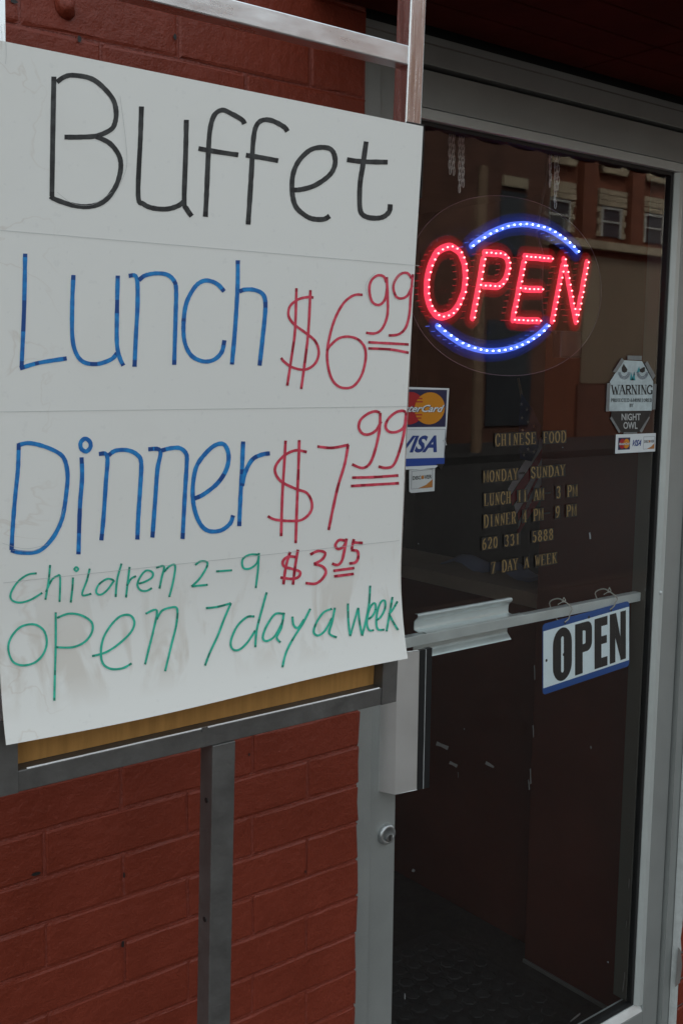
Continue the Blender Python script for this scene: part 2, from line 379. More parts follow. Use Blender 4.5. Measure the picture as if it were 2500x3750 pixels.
# brick pier at the right of the door
pier = thing('brick_pier', 'narrow strip of chipped brown brick pier right of the door frame', 'brick pier', (2.4, 1.42, 0))
obj('mortar', MB().box(2.1970, 3.6, 1.4235, 1.531, -.2, 2.30), concrete, pier)
z = -.03; i = 0
while z < 2.2:
    x = 2.2035-(.119 if i % 2 else 0)
    while x < 3.4:
        a = max(x, 2.2035)+.003; b = x+.235
        if b-a > .03:
            obj('brick', brick_mb(a, b, z+.004, z+.0675, 1.417, jit=.001), brown_brick if (random.random() < .45 and a < 2.4) else red_paint, pier)
        x += .238
    z += .0713; i += 1
m = MB(); pts = []
zz = [k*.03 for k in range(75)]
ln = [(2.1900, z) for z in zz]; rn = [(2.2035+random.uniform(-.003, .004), z) for z in zz]
for k in range(len(zz)-1):
    m.add([(ln[k][0], 1.431, zz[k]), (rn[k][0], 1.4165, zz[k]), (rn[k+1][0], 1.4165, zz[k+1]), (ln[k+1][0], 1.431, zz[k+1]), (ln[k][0]+.003, 1.418, zz[k]), (ln[k+1][0]+.003, 1.418, zz[k+1])], [(0, 4, 5, 3), (4, 1, 2, 5)])
obj('caulk_bead', m, caulk, pier, smooth=True)
m = MB(); q = P(2484, 3540, 1.413)
m.poly([[(q.x-.012, q.z-.05), (q.x+.008, q.z-.045), (q.x+.013, q.z+.0), (q.x+.004, q.z+.04), (q.x-.008, q.z+.055)]], flat(1.4125)); obj('mortar_patch', m, concrete, pier)

# ------------------------------------------------------------------ soffit over the door
can = thing('porch_soffit', 'dark red boarded soffit above the door and wall', 'soffit', (1.2, 1.2, 2.27))
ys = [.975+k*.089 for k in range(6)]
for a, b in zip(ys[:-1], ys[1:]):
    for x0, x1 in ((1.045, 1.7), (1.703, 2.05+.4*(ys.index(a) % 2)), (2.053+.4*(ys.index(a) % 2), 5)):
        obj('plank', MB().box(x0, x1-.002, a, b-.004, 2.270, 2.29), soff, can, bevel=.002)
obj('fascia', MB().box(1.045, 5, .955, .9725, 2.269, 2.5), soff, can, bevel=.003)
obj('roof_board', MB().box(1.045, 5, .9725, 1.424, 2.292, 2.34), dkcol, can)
m = MB()
for k in range(31, 60):   # scalloped edging
    x0 = -2.6+k*.12; arc = [(x0+.06-.06*math.cos(t), 2.269-.012*math.sin(t)) for t in [math.pi*j/8 for j in range(9)]]
    m.prism(arc, .958, .962, lambda p, a: Vector((p[0], a, p[1])))
obj('scalloped_edging', m, soff, can)

# ------------------------------------------------------------------ door frame
fr = thing('door_frame', 'grey aluminium frame fixed around the glass door', 'door frame', (1.7, 1.45, 0))
obj('jamb', MB().box(1.1445, 1.2075, 1.4325, 1.53, 0, 2.212), alu, fr, label='left jamb with ragged paint edge', bevel=.001)
obj('jamb', MB().box(2.1585, 2.1965, 1.4325, 1.53, 0, 2.212), alu, fr, label='right jamb beside the brick pier', bevel=.001)
obj('jamb_lip', MB().box(2.1585, 2.164, 1.4295, 1.4323, 0, 2.212), alu, fr)
obj('header', MB().box(1.15, 2.1965, 1.4325, 1.53, 2.2135, 2.262), alu, fr, bevel=.001)
obj('caulk_line', MB().box(1.17, 2.19, 1.4305, 1.4322, 2.2465, 2.2485), concrete, fr)
obj('header_gap', MB().box(1.15, 2.22, 1.45, 1.56, 2.2625, 2.32), black, fr)
obj('door_stop', MB().box(1.2075, 1.216, 1.495, 1.53, 0, 2.21).box(2.15, 2.1585, 1.495, 1.53, 0, 2.21).box(1.216, 2.15, 1.495, 1.53, 2.202, 2.2125), black, fr)
obj('threshold', MB().box(1.2075, 2.1585, 1.40, 1.56, .0, .012), alu, fr)

# ------------------------------------------------------------------ glass door
door = thing('glass_door', 'narrow grey aluminium shop door with one tall glass pane', 'door', (1.68, 1.46, 0))
DY0, DY1 = 1.44, 1.487
obj('stile', MB().box(1.2125, 1.275, DY0, DY1, .02, 2.2065), alu, door, label='lock stile of the door', bevel=.0012)
obj('stile', MB().box(2.0935, 2.1525, DY0, DY1, .02, 2.2065), alu, door, label='hinge stile with one round screw', bevel=.0012)
obj('top_rail', MB().box(1.2755, 2.093, DY0, DY1, 2.1435, 2.2065), alu, door, bevel=.001)
obj('bottom_rail', MB().box(1.2755, 2.093, DY0, DY1, .02, .135), alu, door, bevel=.001)
obj('glazing_bead', MB().box(1.2755, 2.093, DY0+.0012, DY1, 2.1245, 2.1428), alu_light, door, bevel=.001)
bd = MB(); bd.prism([(2.0725, 1.4515), (2.0795, DY0+.001), (2.093, DY0+.001), (2.093, DY1), (2.0725, DY1)], .155, 2.124, lambda p, a: Vector((p[0], p[1], a)))
obj('glazing_bead', bd, alu_light, door)
bd = MB(); bd.prism([(1.4515, .1545), (DY0+.001, .1365), (DY1, .1365), (DY1, .1545)], 1.2755, 2.0925, lambda p, a: Vector((a, p[0], p[1])))
obj('glazing_bead', bd, alu_bright, door, label='pale sloping bead under the glass')
g = MB(); g.box(1.2755, 1.280, 1.4535, 1.475, .155, 2.124).box(2.0628, 2.0722, 1.4535, 1.467, .155, 2.124).box(1.281, 2.0625, 1.4535, 1.475, 2.117, 2.124).box(1.281, 2.0625, 1.4535, 1.475, .155, .162)
obj('gasket', g, black, door)
obj('inner_bead', MB().box(2.0600, 2.0722, 1.4675, 1.504, .163, 2.116), mat('inner_bead_bronze', (.085, .083, .07), .5, .3), door)
obj('glass_pane', MB().box(1.2802, 2.0626, 1.460, 1.466, .1622, 2.1168), glass, door)
fleck = mat('dried_paint_fleck', (.06, .056, .053), .7); dust = mat('pale_fleck', (.2, .21, .22), .6)
for i_, (xa, ya, xb, yb, w_, m_) in enumerate(((1597, 2722, 1640, 2740, 11, fleck), (1645, 2792, 1673, 2806, 9, fleck), (1777, 2793, 1807, 2810, 9, fleck), (1955, 2437, 1957, 2488, 5, fleck), (1950, 2656, 1952, 2700, 6, fleck), (1940, 2815, 1942, 2871, 7, fleck), (1933, 2855, 1937, 2892, 8, fleck),
        (2160, 2733, 2164, 2741, 7, fleck), (1676, 2828, 1677, 2848, 2.5, fleck), (1508, 3186, 1518, 3191, 10, fleck), (1481, 3638, 1482, 3660, 4, dust), (2302, 3218, 2300, 3252, 5, fleck), (2292, 3373, 2290, 3398, 4, fleck), (2286, 3560, 2278, 3630, 5, fleck), (2087, 3740, 2123, 3712, 8, fleck),
        (2223, 3521, 2226, 3526, 4, dust), (2157, 1950, 2160, 1974, 7, dust), (1698, 2669, 1700, 2671, 3, dust), (2058, 1637, 2060, 1640, 3, dust), (1530, 1990, 1532, 1993, 3, dust))):
    mb = MB(); c_ = [P(xa, ya, 1.4592), P(xb, yb, 1.4592)]; ax_ = [(c_[0].x, c_[0].z), ((c_[0].x*.6+c_[1].x*.4)+.0006, c_[0].z*.6+c_[1].z*.4), (c_[1].x, c_[1].z)]
    ribbon(mb, ax_, w_*.00058, flat(1.4594), wob=.35); obj('paint_fleck', mb, m_, door)
# lock cylinder
lk = MB(); LX, LZ = 1.2515, .822
yf = lambda a, b, h: Vector((LX+a, DY0-h, LZ+b))
lk.lathe([(.0195, -.001), (.0195, .005), (.0175, .0085), (.0125, .0095), (.0122, .0075)], yf, 32)
lo = obj('lock_cylinder', lk, mat('satin_lock_metal', (.42, .44, .44), .35, .8), door, smooth=True)
pk = MB(); pk.lathe([(.0078, .007), (.0078, .0098), (.0068, .0105)], lambda a, b, h: Vector((LX+.002+a, DY0-h, LZ-.006+b)), 20)
pg = obj('key_plug', pk, steel_dark, lo)
obj('keyhole', MB().box(LX+.0008, LX+.0032, DY0-.0112, DY0-.0105, LZ-.0105, LZ-.0005), black, lo)
sc = P(2417, 2170, DY0); ms = MB(); ms.lathe([(.0042, -.001), (.0040, .001), (.0028, .0024), (.001, .003)], lambda a, b, h: Vector((sc.x+a, DY0-h, sc.z+b)), 14)
obj('screw', ms, alu_bright, door, smooth=True)
# pull handle
V3 = lambda p, a: Vector((p[0], p[1], a))
h = MB().prism([(1.233, 1.4398), (1.247, 1.410), (1.2935, 1.4013), (1.2935, 1.4045), (1.255, 1.4155), (1.252, 1.4398)], .910, 1.176, V3)
ph = obj('pull_handle', h, mat('handle_aluminium', (.72, .73, .72), .40, .8, var=.05, vscale=9, rvar=.05), door, bevel=.0006)
obj('grip_strip', MB().prism([(1.2938, 1.4004), (1.3058, 1.3985), (1.3058, 1.406), (1.2938, 1.406)], .910, 1.1775, V3), black_pl, ph)
obj('grip_strip', MB().prism([(1.3070, 1.3983), (1.320, 1.3962), (1.320, 1.406), (1.3070, 1.406)], .910, 1.1785, V3), black_pl, ph)
obj('trim_line', MB().prism([(1.3060, 1.3975), (1.3068, 1.3974), (1.3068, 1.405), (1.3060, 1.405)], .910, 1.178, V3), alu_bright, ph)
# push bar and push plate, inside the glass
obj('push_bar', MB().box(1.2755, 2.0925, 1.4795, 1.4985, 1.158, 1.1785), alu_bright, door, bevel=.0008)
def prof(pts, th, x0, x1):
    mb = MB(); n = len(pts); v = []
    for x in (x0, x1):
        for s_ in (0, 1):
            for y, z in pts: v.append((x, y+th*s_, z))
    f = []
    for i in range(n-1):
        f.append((i, i+1, 2*n+i+1, 2*n+i)); f.append((n+i, 3*n+i, 3*n+i+1, n+i+1))
        f.append((i, n+i, n+i+1, i+1)); f.append((2*n+i, 2*n+i+1, 3*n+i+1, 3*n+i))
    f.append((0, 2*n, 3*n, n)); f.append((n-1, 2*n-1, 4*n-1, 3*n-1))
    return mb.add(v, f)
pp = [(1.503, 1.215), (1.4965, 1.2155), (1.494, 1.2125), (1.4955, 1.208), (1.5015, 1.203), (1.5045, 1.199), (1.5055, 1.187), (1.5045, 1.1825), (1.4905, 1.1795)]
pq = [(1.4905, 1.1565), (1.5005, 1.1535), (1.506, 1.150), (1.5065, 1.141), (1.504, 1.137), (1.496, 1.129), (1.494, 1.1265), (1.498, 1.125)]
obj('push_plate', prof(pp, .0018, 1.374, 1.640), alu_bright, door, smooth=False)
obj('push_plate', prof(pq, .0018, 1.374, 1.640), alu_bright, door)
obj('plate_ledge', MB().box(1.383, 1.663, 1.4805, 1.494, 1.1788, 1.1806), alu_bright, door)

# ------------------------------------------------------------------ stand
A = math.atan(.039); O = Vector((0, 1.08, 1.25)); UP = Vector((0, -math.sin(A), math.cos(A))); BK = Vector((0, math.cos(A), math.sin(A)))
def ST(v): v = Vector(v); return O + Vector((v[0], 0, 0)) + BK*v[1] + UP*v[2]
def pix(x, y, off=0.0):      # photograph pixel -> (x, up) on the stand's tilted plane
    d = ray(x, y); t = ((O+BK*off-EYE).dot(BK))/d.dot(BK); p = EYE+d*t; return p.x, (p-O).dot(UP)
stand = thing('sign_stand', 'square-tube steel sign stand holding the handwritten buffet poster', 'sign stand', (.67, 1.09, 0))
T = .026
obj('side_tube', MB().box(.9285, .9545, 0, T, -.0245, .915, ST), steel, stand, label='bright right upright with brushed streaks', bevel=.0015)
obj('side_tube', MB().box(.3865, .4125, 0, T, -.0245, .915, ST), steel_bar, stand, label='left upright', bevel=.0015)
obj('cross_tube', MB().box(.4127, .9283, .0003, T-.0003, .8142, .8375, ST), steel_bar, stand, label='scuffed shiny top crossbar', bevel=.0015)
obj('cross_tube', MB().box(.4127, .9283, .0003, T-.0003, -.0245, 0, ST), steel_dark, stand, label='bottom crossbar in darkened steel', bevel=.0012)
obj('cross_tube', MB().box(.4127, .9283, .0003, T-.0003, .715, .7385, ST), steel, stand, bevel=.0012)
obj('cross_tube', MB().box(.3865, .9545, .0002, T-.0002, .9152, .9405, ST), steel_bar, stand, bevel=.0012)
obj('darkened_tube_end', MB().box(.9283, .9549, -.0004, T, -.0247, .06, ST), steel_dark, stand); obj('darkened_tube_end', MB().box(.3862, .4130, -.0004, T, -.0247, .06, ST), steel_dark, stand)  # lower ends of the uprights, cased in the darkened steel
pst = MB(); zb = (0-O.z)/UP.z
pst.box(.6575, .6905, -.0005, .0285, -1.19, -.0250, ST)
pst_o = obj('centre_post', pst, steel_dark, stand, bevel=.0012)
obj('base_plate', MB().box(.45, .90, .95, 1.33, .001, .012), steel_dark, stand, bevel=.003)
obj('highlight_strip', MB().prism([(-.0004, .0001), (.0010, .0013), (.0014, .0002)], .4230, .9240, lambda p, a: ST((a, p[0], p[1]))), mat('painted_highlight', (.95, .95, .95), .45, .2), stand, label='pale lip painted as a highlight along the bottom bar')  # near-white strip painted as the highlight on the bar's edge
m = MB()
for (x, y) in ((757, 2920), (757, 3342)):
    q = ST((.6571, .012, (O+Vector()).z*0 + (-.10 if y < 3000 else -.26)))
    m.lathe([(.0035, 0), (.0033, .0006)], lambda a, b, h: Vector((q.x-h, q.y+a, q.z+b)), 12)
obj('bolt_hole', m, black, pst_o)
q = pix(1395-495, 2622); m = MB(); m.box(.642, .650, -.0012, .001, -.0035, .0012, ST); obj('weld_spot', m, steel_dark, stand)

board = MB().box(.4135, .9275, .0175, .0235, .0005, .7345, ST)
bo = obj('backing_board', board, wood, None); tag(bo, 'golden varnished plywood board slotted in the stand, showing below the poster', 'board')

# poster --------------------------------------------------------------------
def curl(v):    # forward flare of the lower edge, soft waves elsewhere
    t = max(0, (.19-v)/.16); return -.0035-.025*min(t, 1.3)**2.0
def xl(v): return .3945 + (.0005 if v > .3 else -.0035*min(1, (.3-v)/.24))
def xr(v): return .9552 - .0065*min(1, max(0, (.70-v)/.3))+.0035*max(0, (.30-v)/.27)**1.5
vb, vt = .0425, .7438
def paper_pt(x, v, off=0):
    w = .0011*math.sin(9*x+3*v)*math.sin(7*v+1)
    return ST((x, curl(v)+w+off, v))
m = MB(); NX, NV = 28, 60; vs = []
for j in range(NV+1):
    for i in range(NX+1):
        v = vb+(vt-vb)*j/NV; u = i/NX
        vs.append(paper_pt(xl(v)+(xr(v)-xl(v))*u, v - (.0025*math.sin(u*5.5) if j == 0 else 0)))
m.add(vs, [(j*(NX+1)+i, j*(NX+1)+i+1, (j+1)*(NX+1)+i+1, (j+1)*(NX+1)+i) for j in range(NV) for i in range(NX)])

# stained card: faint brown water marks
pm = bpy.data.materials.new('stained_poster_card'); pm.use_nodes = True; t = pm.node_tree; b = t.nodes['Principled BSDF']; b.inputs['Roughness'].default_value = .6
tc = t.nodes.new('ShaderNodeTexCoord')
def nz(scale, det, dist=0, lo=.4, hi=.6, a=0., bb=1., stretch=None):
    n = t.nodes.new('ShaderNodeTexNoise'); n.inputs['Scale'].default_value = scale; n.inputs['Detail'].default_value = det; n.inputs['Distortion'].default_value = dist
    if stretch:
        mp = t.nodes.new('ShaderNodeMapping'); mp.inputs['Scale'].default_value = stretch; t.links.new(tc.outputs['Object'], mp.inputs[0]); t.links.new(mp.outputs[0], n.inputs['Vector'])
    else: t.links.new(tc.outputs['Object'], n.inputs['Vector'])
    r = t.nodes.new('ShaderNodeMapRange'); r.inputs[1].default_value = lo; r.inputs[2].default_value = hi; r.inputs[3].default_value = a; r.inputs[4].default_value = bb
    t.links.new(n.outputs['Fac'], r.inputs[0]); return r.outputs[0]
def mul(a, bq):
    q = t.nodes.new('ShaderNodeMath'); q.operation = 'MULTIPLY'; q.use_clamp = True
    for i, s_ in enumerate((a, bq)):
        if isinstance(s_, float): q.inputs[i].default_value = s_
        else: t.links.new(s_, q.inputs[i])
    return q.outputs[0]
def band(outp, x0, x1, x2, x3):
    r = t.nodes.new('ShaderNodeMapRange'); r.inputs[1].default_value = x0; r.inputs[2].default_value = x1; t.links.new(outp, r.inputs[0])
    r2 = t.nodes.new('ShaderNodeMapRange'); r2.inputs[1].default_value = x2; r2.inputs[2].default_value = x3; r2.inputs[3].default_value = 1; r2.inputs[4].default_value = 0; t.links.new(outp, r2.inputs[0])
    return mul(r.outputs[0], r2.outputs[0])
sp = t.nodes.new('ShaderNodeSeparateXYZ'); t.links.new(tc.outputs['Object'], sp.inputs[0])
BXP = Vector((.67, 1.075, 1.25))
lowband = band(sp.outputs[2], .06, .10, .13, .21)            # drips under the last line
drip = mul(mul(lowband, nz(26, 5, 1.2, .5, .62, stretch=(1, 1, .35))), .32)
ring = t.nodes.new('ShaderNodeTexNoise'); ring.inputs['Scale'].default_value = 9; ring.inputs['Detail'].default_value = 4; ring.inputs['Distortion'].default_value = .8; t.links.new(tc.outputs['Object'], ring.inputs['Vector'])
ab = t.nodes.new('ShaderNodeMath'); ab.operation = 'SUBTRACT'; ab.inputs[1].default_value = .53; t.links.new(ring.outputs['Fac'], ab.inputs[0])
ab2 = t.nodes.new('ShaderNodeMath'); ab2.operation = 'ABSOLUTE'; t.links.new(ab.outputs[0], ab2.inputs[0])
rl = t.nodes.new('ShaderNodeMapRange'); rl.inputs[1].default_value = 0; rl.inputs[2].default_value = .011; rl.inputs[3].default_value = 1; rl.inputs[4].default_value = 0; t.links.new(ab2.outputs[0], rl.inputs[0])
leftband = band(sp.outputs[0], -.30, -.27, -.245, -.20)
rings = mul(mul(rl.outputs[0], leftband), .22)
blot = mul(nz(5, 4, .5, .58, .72), .13)
def cmix(fac, c1, c2):
    q = t.nodes.new('ShaderNodeMixRGB'); t.links.new(fac, q.inputs[0])
    if isinstance(c1, tuple): q.inputs[1].default_value = (*c1, 1)
    else: t.links.new(c1, q.inputs[1])
    q.inputs[2].default_value = (*c2, 1); return q.outputs[0]
c = cmix(blot, (.755, .755, .725), (.63, .60, .55)); c = cmix(drip, c, (.42, .33, .24)); c = cmix(rings, c, (.45, .34, .25))
c = cmix(mul(nz(120, 2, 0, .66, .72), .12), c, (.5, .5, .5))
t.links.new(c, b.inputs['Base Color'])
poster = thing('poster', 'large white handwritten card poster, Buffet Lunch Dinner prices in marker', 'poster', BXP)
po = obj('card', m, pm, poster, smooth=True); sol = po.modifiers.new('thick', 'SOLIDIFY'); sol.thickness = .0005; sol.offset = -1; es = po.modifiers.new('crisp_rim', 'EDGE_SPLIT'); es.split_angle = R(35)

_lay = [0]
def pfn(wx=0):
    _lay[0] += 1; off = -.00030-.0000018*_lay[0]
    def f(p):   # p in photograph pixels
        x, v = pix(p[0], p[1], -.0035)
        for _ in range(3):
            w = .0011*math.sin(9*x+3*v)*math.sin(7*v+1); x, v = pix(p[0], p[1], curl(v)+w)
        return paper_pt(x, v, off)
    return f
def wr(mb, s, zoom, w, sub=6, closed=False):
    sc_, ox, oy = zoom
    pts = [tuple(float(a) for a in q.split(',')) for q in s.split()]
    pts = [(ox+a*sc_, oy+b_*sc_) for a, b_ in pts]
    pts = smooth_line(pts, sub, closed) if len(pts) > 2 else [Vector(pts[0])+(Vector(pts[1])-Vector(pts[0]))*k/8 for k in range(9)]
    ribbon(mb, pts, w, pfn(), wob=.07, closed=closed)
    if w > 5 and not closed:      # darker ink where the pen stopped or overlapped
        for q_ in (pts, pts[::-1]):
            acc = [q_[0]]; L_ = 0; lim = w*random.uniform(.5, 1.6)
            for a_, b_ in zip(q_[:-1], q_[1:]):
                d_ = (b_-a_).length
                if L_+d_ > lim: acc.append(a_+(b_-a_)*((lim-L_)/d_)); break
                acc.append(b_); L_ += d_
            ribbon(mb, acc, w*.98, pfn(), mi=1)
        if len(pts) > 12 and random.random() < .6:
            k_ = random.randrange(3, len(pts)-6); ribbon(mb, pts[k_:k_+random.randrange(2, 5)], w*.96, pfn(), mi=1)
Z1 = (1.0204, 0, 0); Z2 = (1.0204, 0, 800); Z3 = (1.0204, 0, 1900); Z7 = (.797, 1250, 2050)
def line(label, m_, zoom, w, strokes, closed=()):
    mb = MB()
    for i, s_ in enumerate(strokes): wr(mb, s_, zoom, w, closed=(i in closed))
    obj('lettering', mb, [m_, INK[m_.name]], poster, label=label)
line('black word Buffet', mk_black, Z1, 18, ['194,275 190,500 187,705', '205,295 228,278 260,270 322,280 365,308 405,355 417,400 413,440 398,465 350,487 290,492 232,492',
 '345,490 395,515 428,560 433,610 415,670 375,722 320,741 260,736 200,716 182,704', '508,382 504,500 496,700 515,732 550,747 600,750 640,738 662,720', '669,430 666,560 661,720 670,750 688,776',
 '877,445 868,430 830,408 797,395 768,415 753,470 747,560 742,680 737,778', '712,533 750,540 800,548 855,556', '1031,472 1018,455 975,433 940,432 918,455 908,510 903,600 897,700 890,806', '882,557 940,566 998,577',
 '1043,682 1080,680 1130,665 1180,630 1200,595 1200,560 1185,535 1150,529 1110,540 1070,580 1050,630 1048,690 1060,740 1090,770 1120,785 1160,787 1182,775',
 '1313,508 1300,600 1291,660 1290,740 1300,770 1330,782 1370,780 1395,760 1399,733', '1244,573 1300,580 1390,582'])
line('blue word Lunch', mk_blue, Z2, 15.5, ['91,126 87,330 78,535', '72,538 140,518 240,502', '264,203 260,300 260,420 272,480 300,515 350,522 400,505 420,483', '423,205 420,340 420,450 430,500 443,528',
 '462,206 490,212 494,300 488,420 483,532', '498,222 520,205 560,197 600,202 625,225 632,260 630,360 625,525', '804,262 785,240 760,226 730,224 700,245 670,300 659,370 662,440 685,490 725,512 765,508 795,480 805,437',
 '853,150 852,250 843,400 832,524', '858,262 880,255 915,257 945,275 952,320 943,420 931,528'])
line('blue word Dinner', mk_blue, Z2, 15.5, ['68,812 65,900 55,1000 47,1100 42,1190', '62,815 100,806 150,815 205,838 232,865 243,920 238,990 225,1070 200,1130 165,1175 125,1198 70,1198 40,1190',
 '305,790 322,800 325,820 310,836 292,826 290,804', '293,857 295,930 287,1040 282,1205', '355,845 385,853 380,950 372,1070 364,1155', '390,850 415,833 460,832 495,850 507,880 503,970 497,1060 493,1152',
 '532,828 575,833 565,900 557,1010 547,1145', '578,833 610,825 645,824 668,845 670,880 664,980 655,1150', '697,1005 730,990 780,950 812,900 820,850 805,812 775,812 740,840 705,890 692,960 695,1030 715,1090 745,1120 790,1120 825,1095 836,1065',
 '872,800 868,900 862,1010 858,1104', '868,960 880,910 905,865 940,847 968,843'], closed=(2,))
line('red price 6.99', mk_red, Z2, 9.5, ['1124,284 1105,282 1070,290 1040,315 1035,350 1055,380 1095,410 1130,440 1143,480 1130,520 1095,542 1050,535 1020,515 1008,500', '1063,250 1058,400 1048,480 1030,600', '1113,257 1106,400 1095,500 1080,612',
 '1300,274 1270,275 1235,300 1205,350 1185,410 1173,480 1178,540 1195,585 1225,607 1265,603 1295,565 1310,510 1308,465 1285,435 1250,424 1215,430 1185,455 1172,475',
 '1385,230 1375,208 1352,205 1330,225 1324,260 1335,300 1360,310 1380,290 1388,250', '1386,210 1390,290 1388,350 1370,395 1345,412 1312,410', '1475,215 1460,196 1435,200 1415,225 1410,250 1420,280 1440,287 1462,275 1478,240', '1480,200 1472,280 1468,340 1455,390 1430,415 1393,420',
 '1320,444 1465,452', '1320,466 1400,470 1465,482'])
line('red price 7.99', mk_red, Z2, 10, ['1100,838 1060,832 1020,850 990,885 988,915 1010,945 1060,970 1100,985 1118,1020 1112,1055 1080,1082 1030,1085 985,1080 960,1068', '1024,797 1018,900 1012,1000 1008,1140', '1073,795 1070,900 1065,1020 1060,1165',
 '1138,818 1190,823 1250,812', '1248,812 1236,880 1212,960 1196,1030 1178,1118', '1362,697 1345,692 1320,700 1293,722 1286,750 1300,772 1325,774 1350,758 1366,728', '1363,697 1360,760 1345,830 1325,880 1298,895 1262,882',
 '1455,695 1440,690 1415,698 1390,722 1382,748 1395,765 1420,766 1445,752 1456,722', '1456,695 1448,770 1430,840 1410,885 1385,895 1357,890', '1262,930 1340,928 1428,922', '1258,960 1340,955 1430,950'])
line('green words children 2-9', mk_green, Z3, 7.5, ['132,195 100,200 65,225 40,265 42,290 70,300 110,290 152,265', '180,165 175,220 163,290', '165,262 185,220 205,205 216,210 214,298', '262,210 260,250 254,300', '274,173 281,180 274,187 267,180',
 '322,178 312,220 295,272 328,268', '408,220 385,215 355,235 345,262 360,272 385,255 410,220', '436,160 420,220 415,280', '465,172 458,230 452,282', '455,240 470,215 488,205',
 '498,232 520,225 545,210 547,192 525,185 505,205 493,235 503,255 525,258 545,248', '560,175 588,170 580,210 572,250', '588,190 610,168 628,168 622,220 607,280', '700,165 720,152 742,155 740,175 715,215 687,242', '687,242 745,236', '775,188 832,184',
 '925,128 895,128 870,145 872,175 895,178 920,160 928,135', '928,122 925,180 917,248'], closed=(4,))
line('red price 3.95', mk_red, Z3, 10, ['1068,138 1035,135 1015,150 1018,170 1050,180 1075,190 1070,208 1045,215 1005,210', '1040,118 1025,170 1016,235', '1068,110 1058,170 1050,236', '1112,128 1140,115 1165,122 1155,145 1125,162', '1125,162 1155,170 1168,190 1155,215 1130,232 1095,230',
 '1238,78 1215,76 1202,95 1212,108 1230,100 1240,82', '1242,70 1235,110 1225,150 1210,165 1190,160', '1300,86 1262,84', '1268,72 1260,110', '1258,112 1280,115 1284,135 1275,155 1252,160', '1195,186 1270,176', '1197,206 1268,197'])
line('green words open 7 day a', mk_green, Z3, 8, ['105,378 70,390 40,425 30,465 45,510 80,525 125,515 155,485 168,445 160,405 135,382', '200,335 200,450 197,560 195,652', '205,355 245,340 290,345 328,370 330,405 305,440 260,460 200,460',
 '330,492 380,478 430,445 470,405 482,370 465,345 430,350 395,385 370,430 362,480 370,520 400,538 440,535 472,518', '522,340 562,328 550,400 535,460 520,522', '562,360 580,330 610,318 635,322 632,380 615,450 592,546', '738,320 780,315 828,302', '828,302 805,355 780,420 752,480 735,526',
 '912,350 885,352 850,385 828,435 832,465 855,470 885,445 915,400', '956,263 940,320 920,400 915,460', '1015,340 985,342 955,385 942,425 955,438 985,420 1012,372', '1018,336 1008,390 992,425 1005,443', '1048,350 1052,380 1068,390 1090,360', '1112,322 1085,375 1050,430 1025,480 1012,532',
 '1190,322 1160,335 1135,370 1124,405 1140,418 1165,400 1190,355', '1200,318 1190,370 1180,410 1207,425'], closed=(0,))
line('green word week', mk_green, Z7, 7.5, ['28,200 30,280 38,350', '38,350 55,290 75,220', '75,220 82,290 93,348', '93,348 110,280 125,200 130,118', '122,272 142,255 155,225 152,200 138,205 122,240 115,290 125,322 147,322', '157,278 178,262 197,225 198,190 182,190 165,228 158,280 165,318 195,320',
 '232,170 222,230 212,285 205,328', '255,190 235,225 215,250', '217,250 235,285 258,322'])
mb = MB()
for a_, b_ in (((0, 843), (1533, 973)), ((0, 1508), (1487, 1488)), ((12, 2134), (1460, 1979))):
    f = pfn(); a_, b_ = Vector(a_), Vector(b_); ribbon(mb, [a_+(b_-a_)*k/30 for k in range(31)], 1.3, f)
obj('pencil_rule', mb, pencil, poster)
mb = MB(); f = pfn()
for s_ in ('15,85 22,180 20,230', '430,345 455,560 440,640 400,710', '205,690 260,730 330,735 400,690'):
    wr(mb, s_, Z1, 1.1)
for s_ in ('45,1190 130,1190 190,1130 230,1040', '8,1165 90,1185 170,1170', '1345,195 1310,240 1330,310', '1440,190 1405,240 1415,290'):
    wr(mb, s_, Z2, 1.1)
obj('pencil_sketch', mb, pencil, poster, kind='stuff')
mb = MB()
mb.box(.9285, .9560, -.0032, -.0008, .7440, .7462, ST).box(.9562, .9572, -.004, 0, .655, .7462, ST); obj('tape_shadow_edge', mb, black, poster)  # top strip painted as a shadow line, side strip is black tape

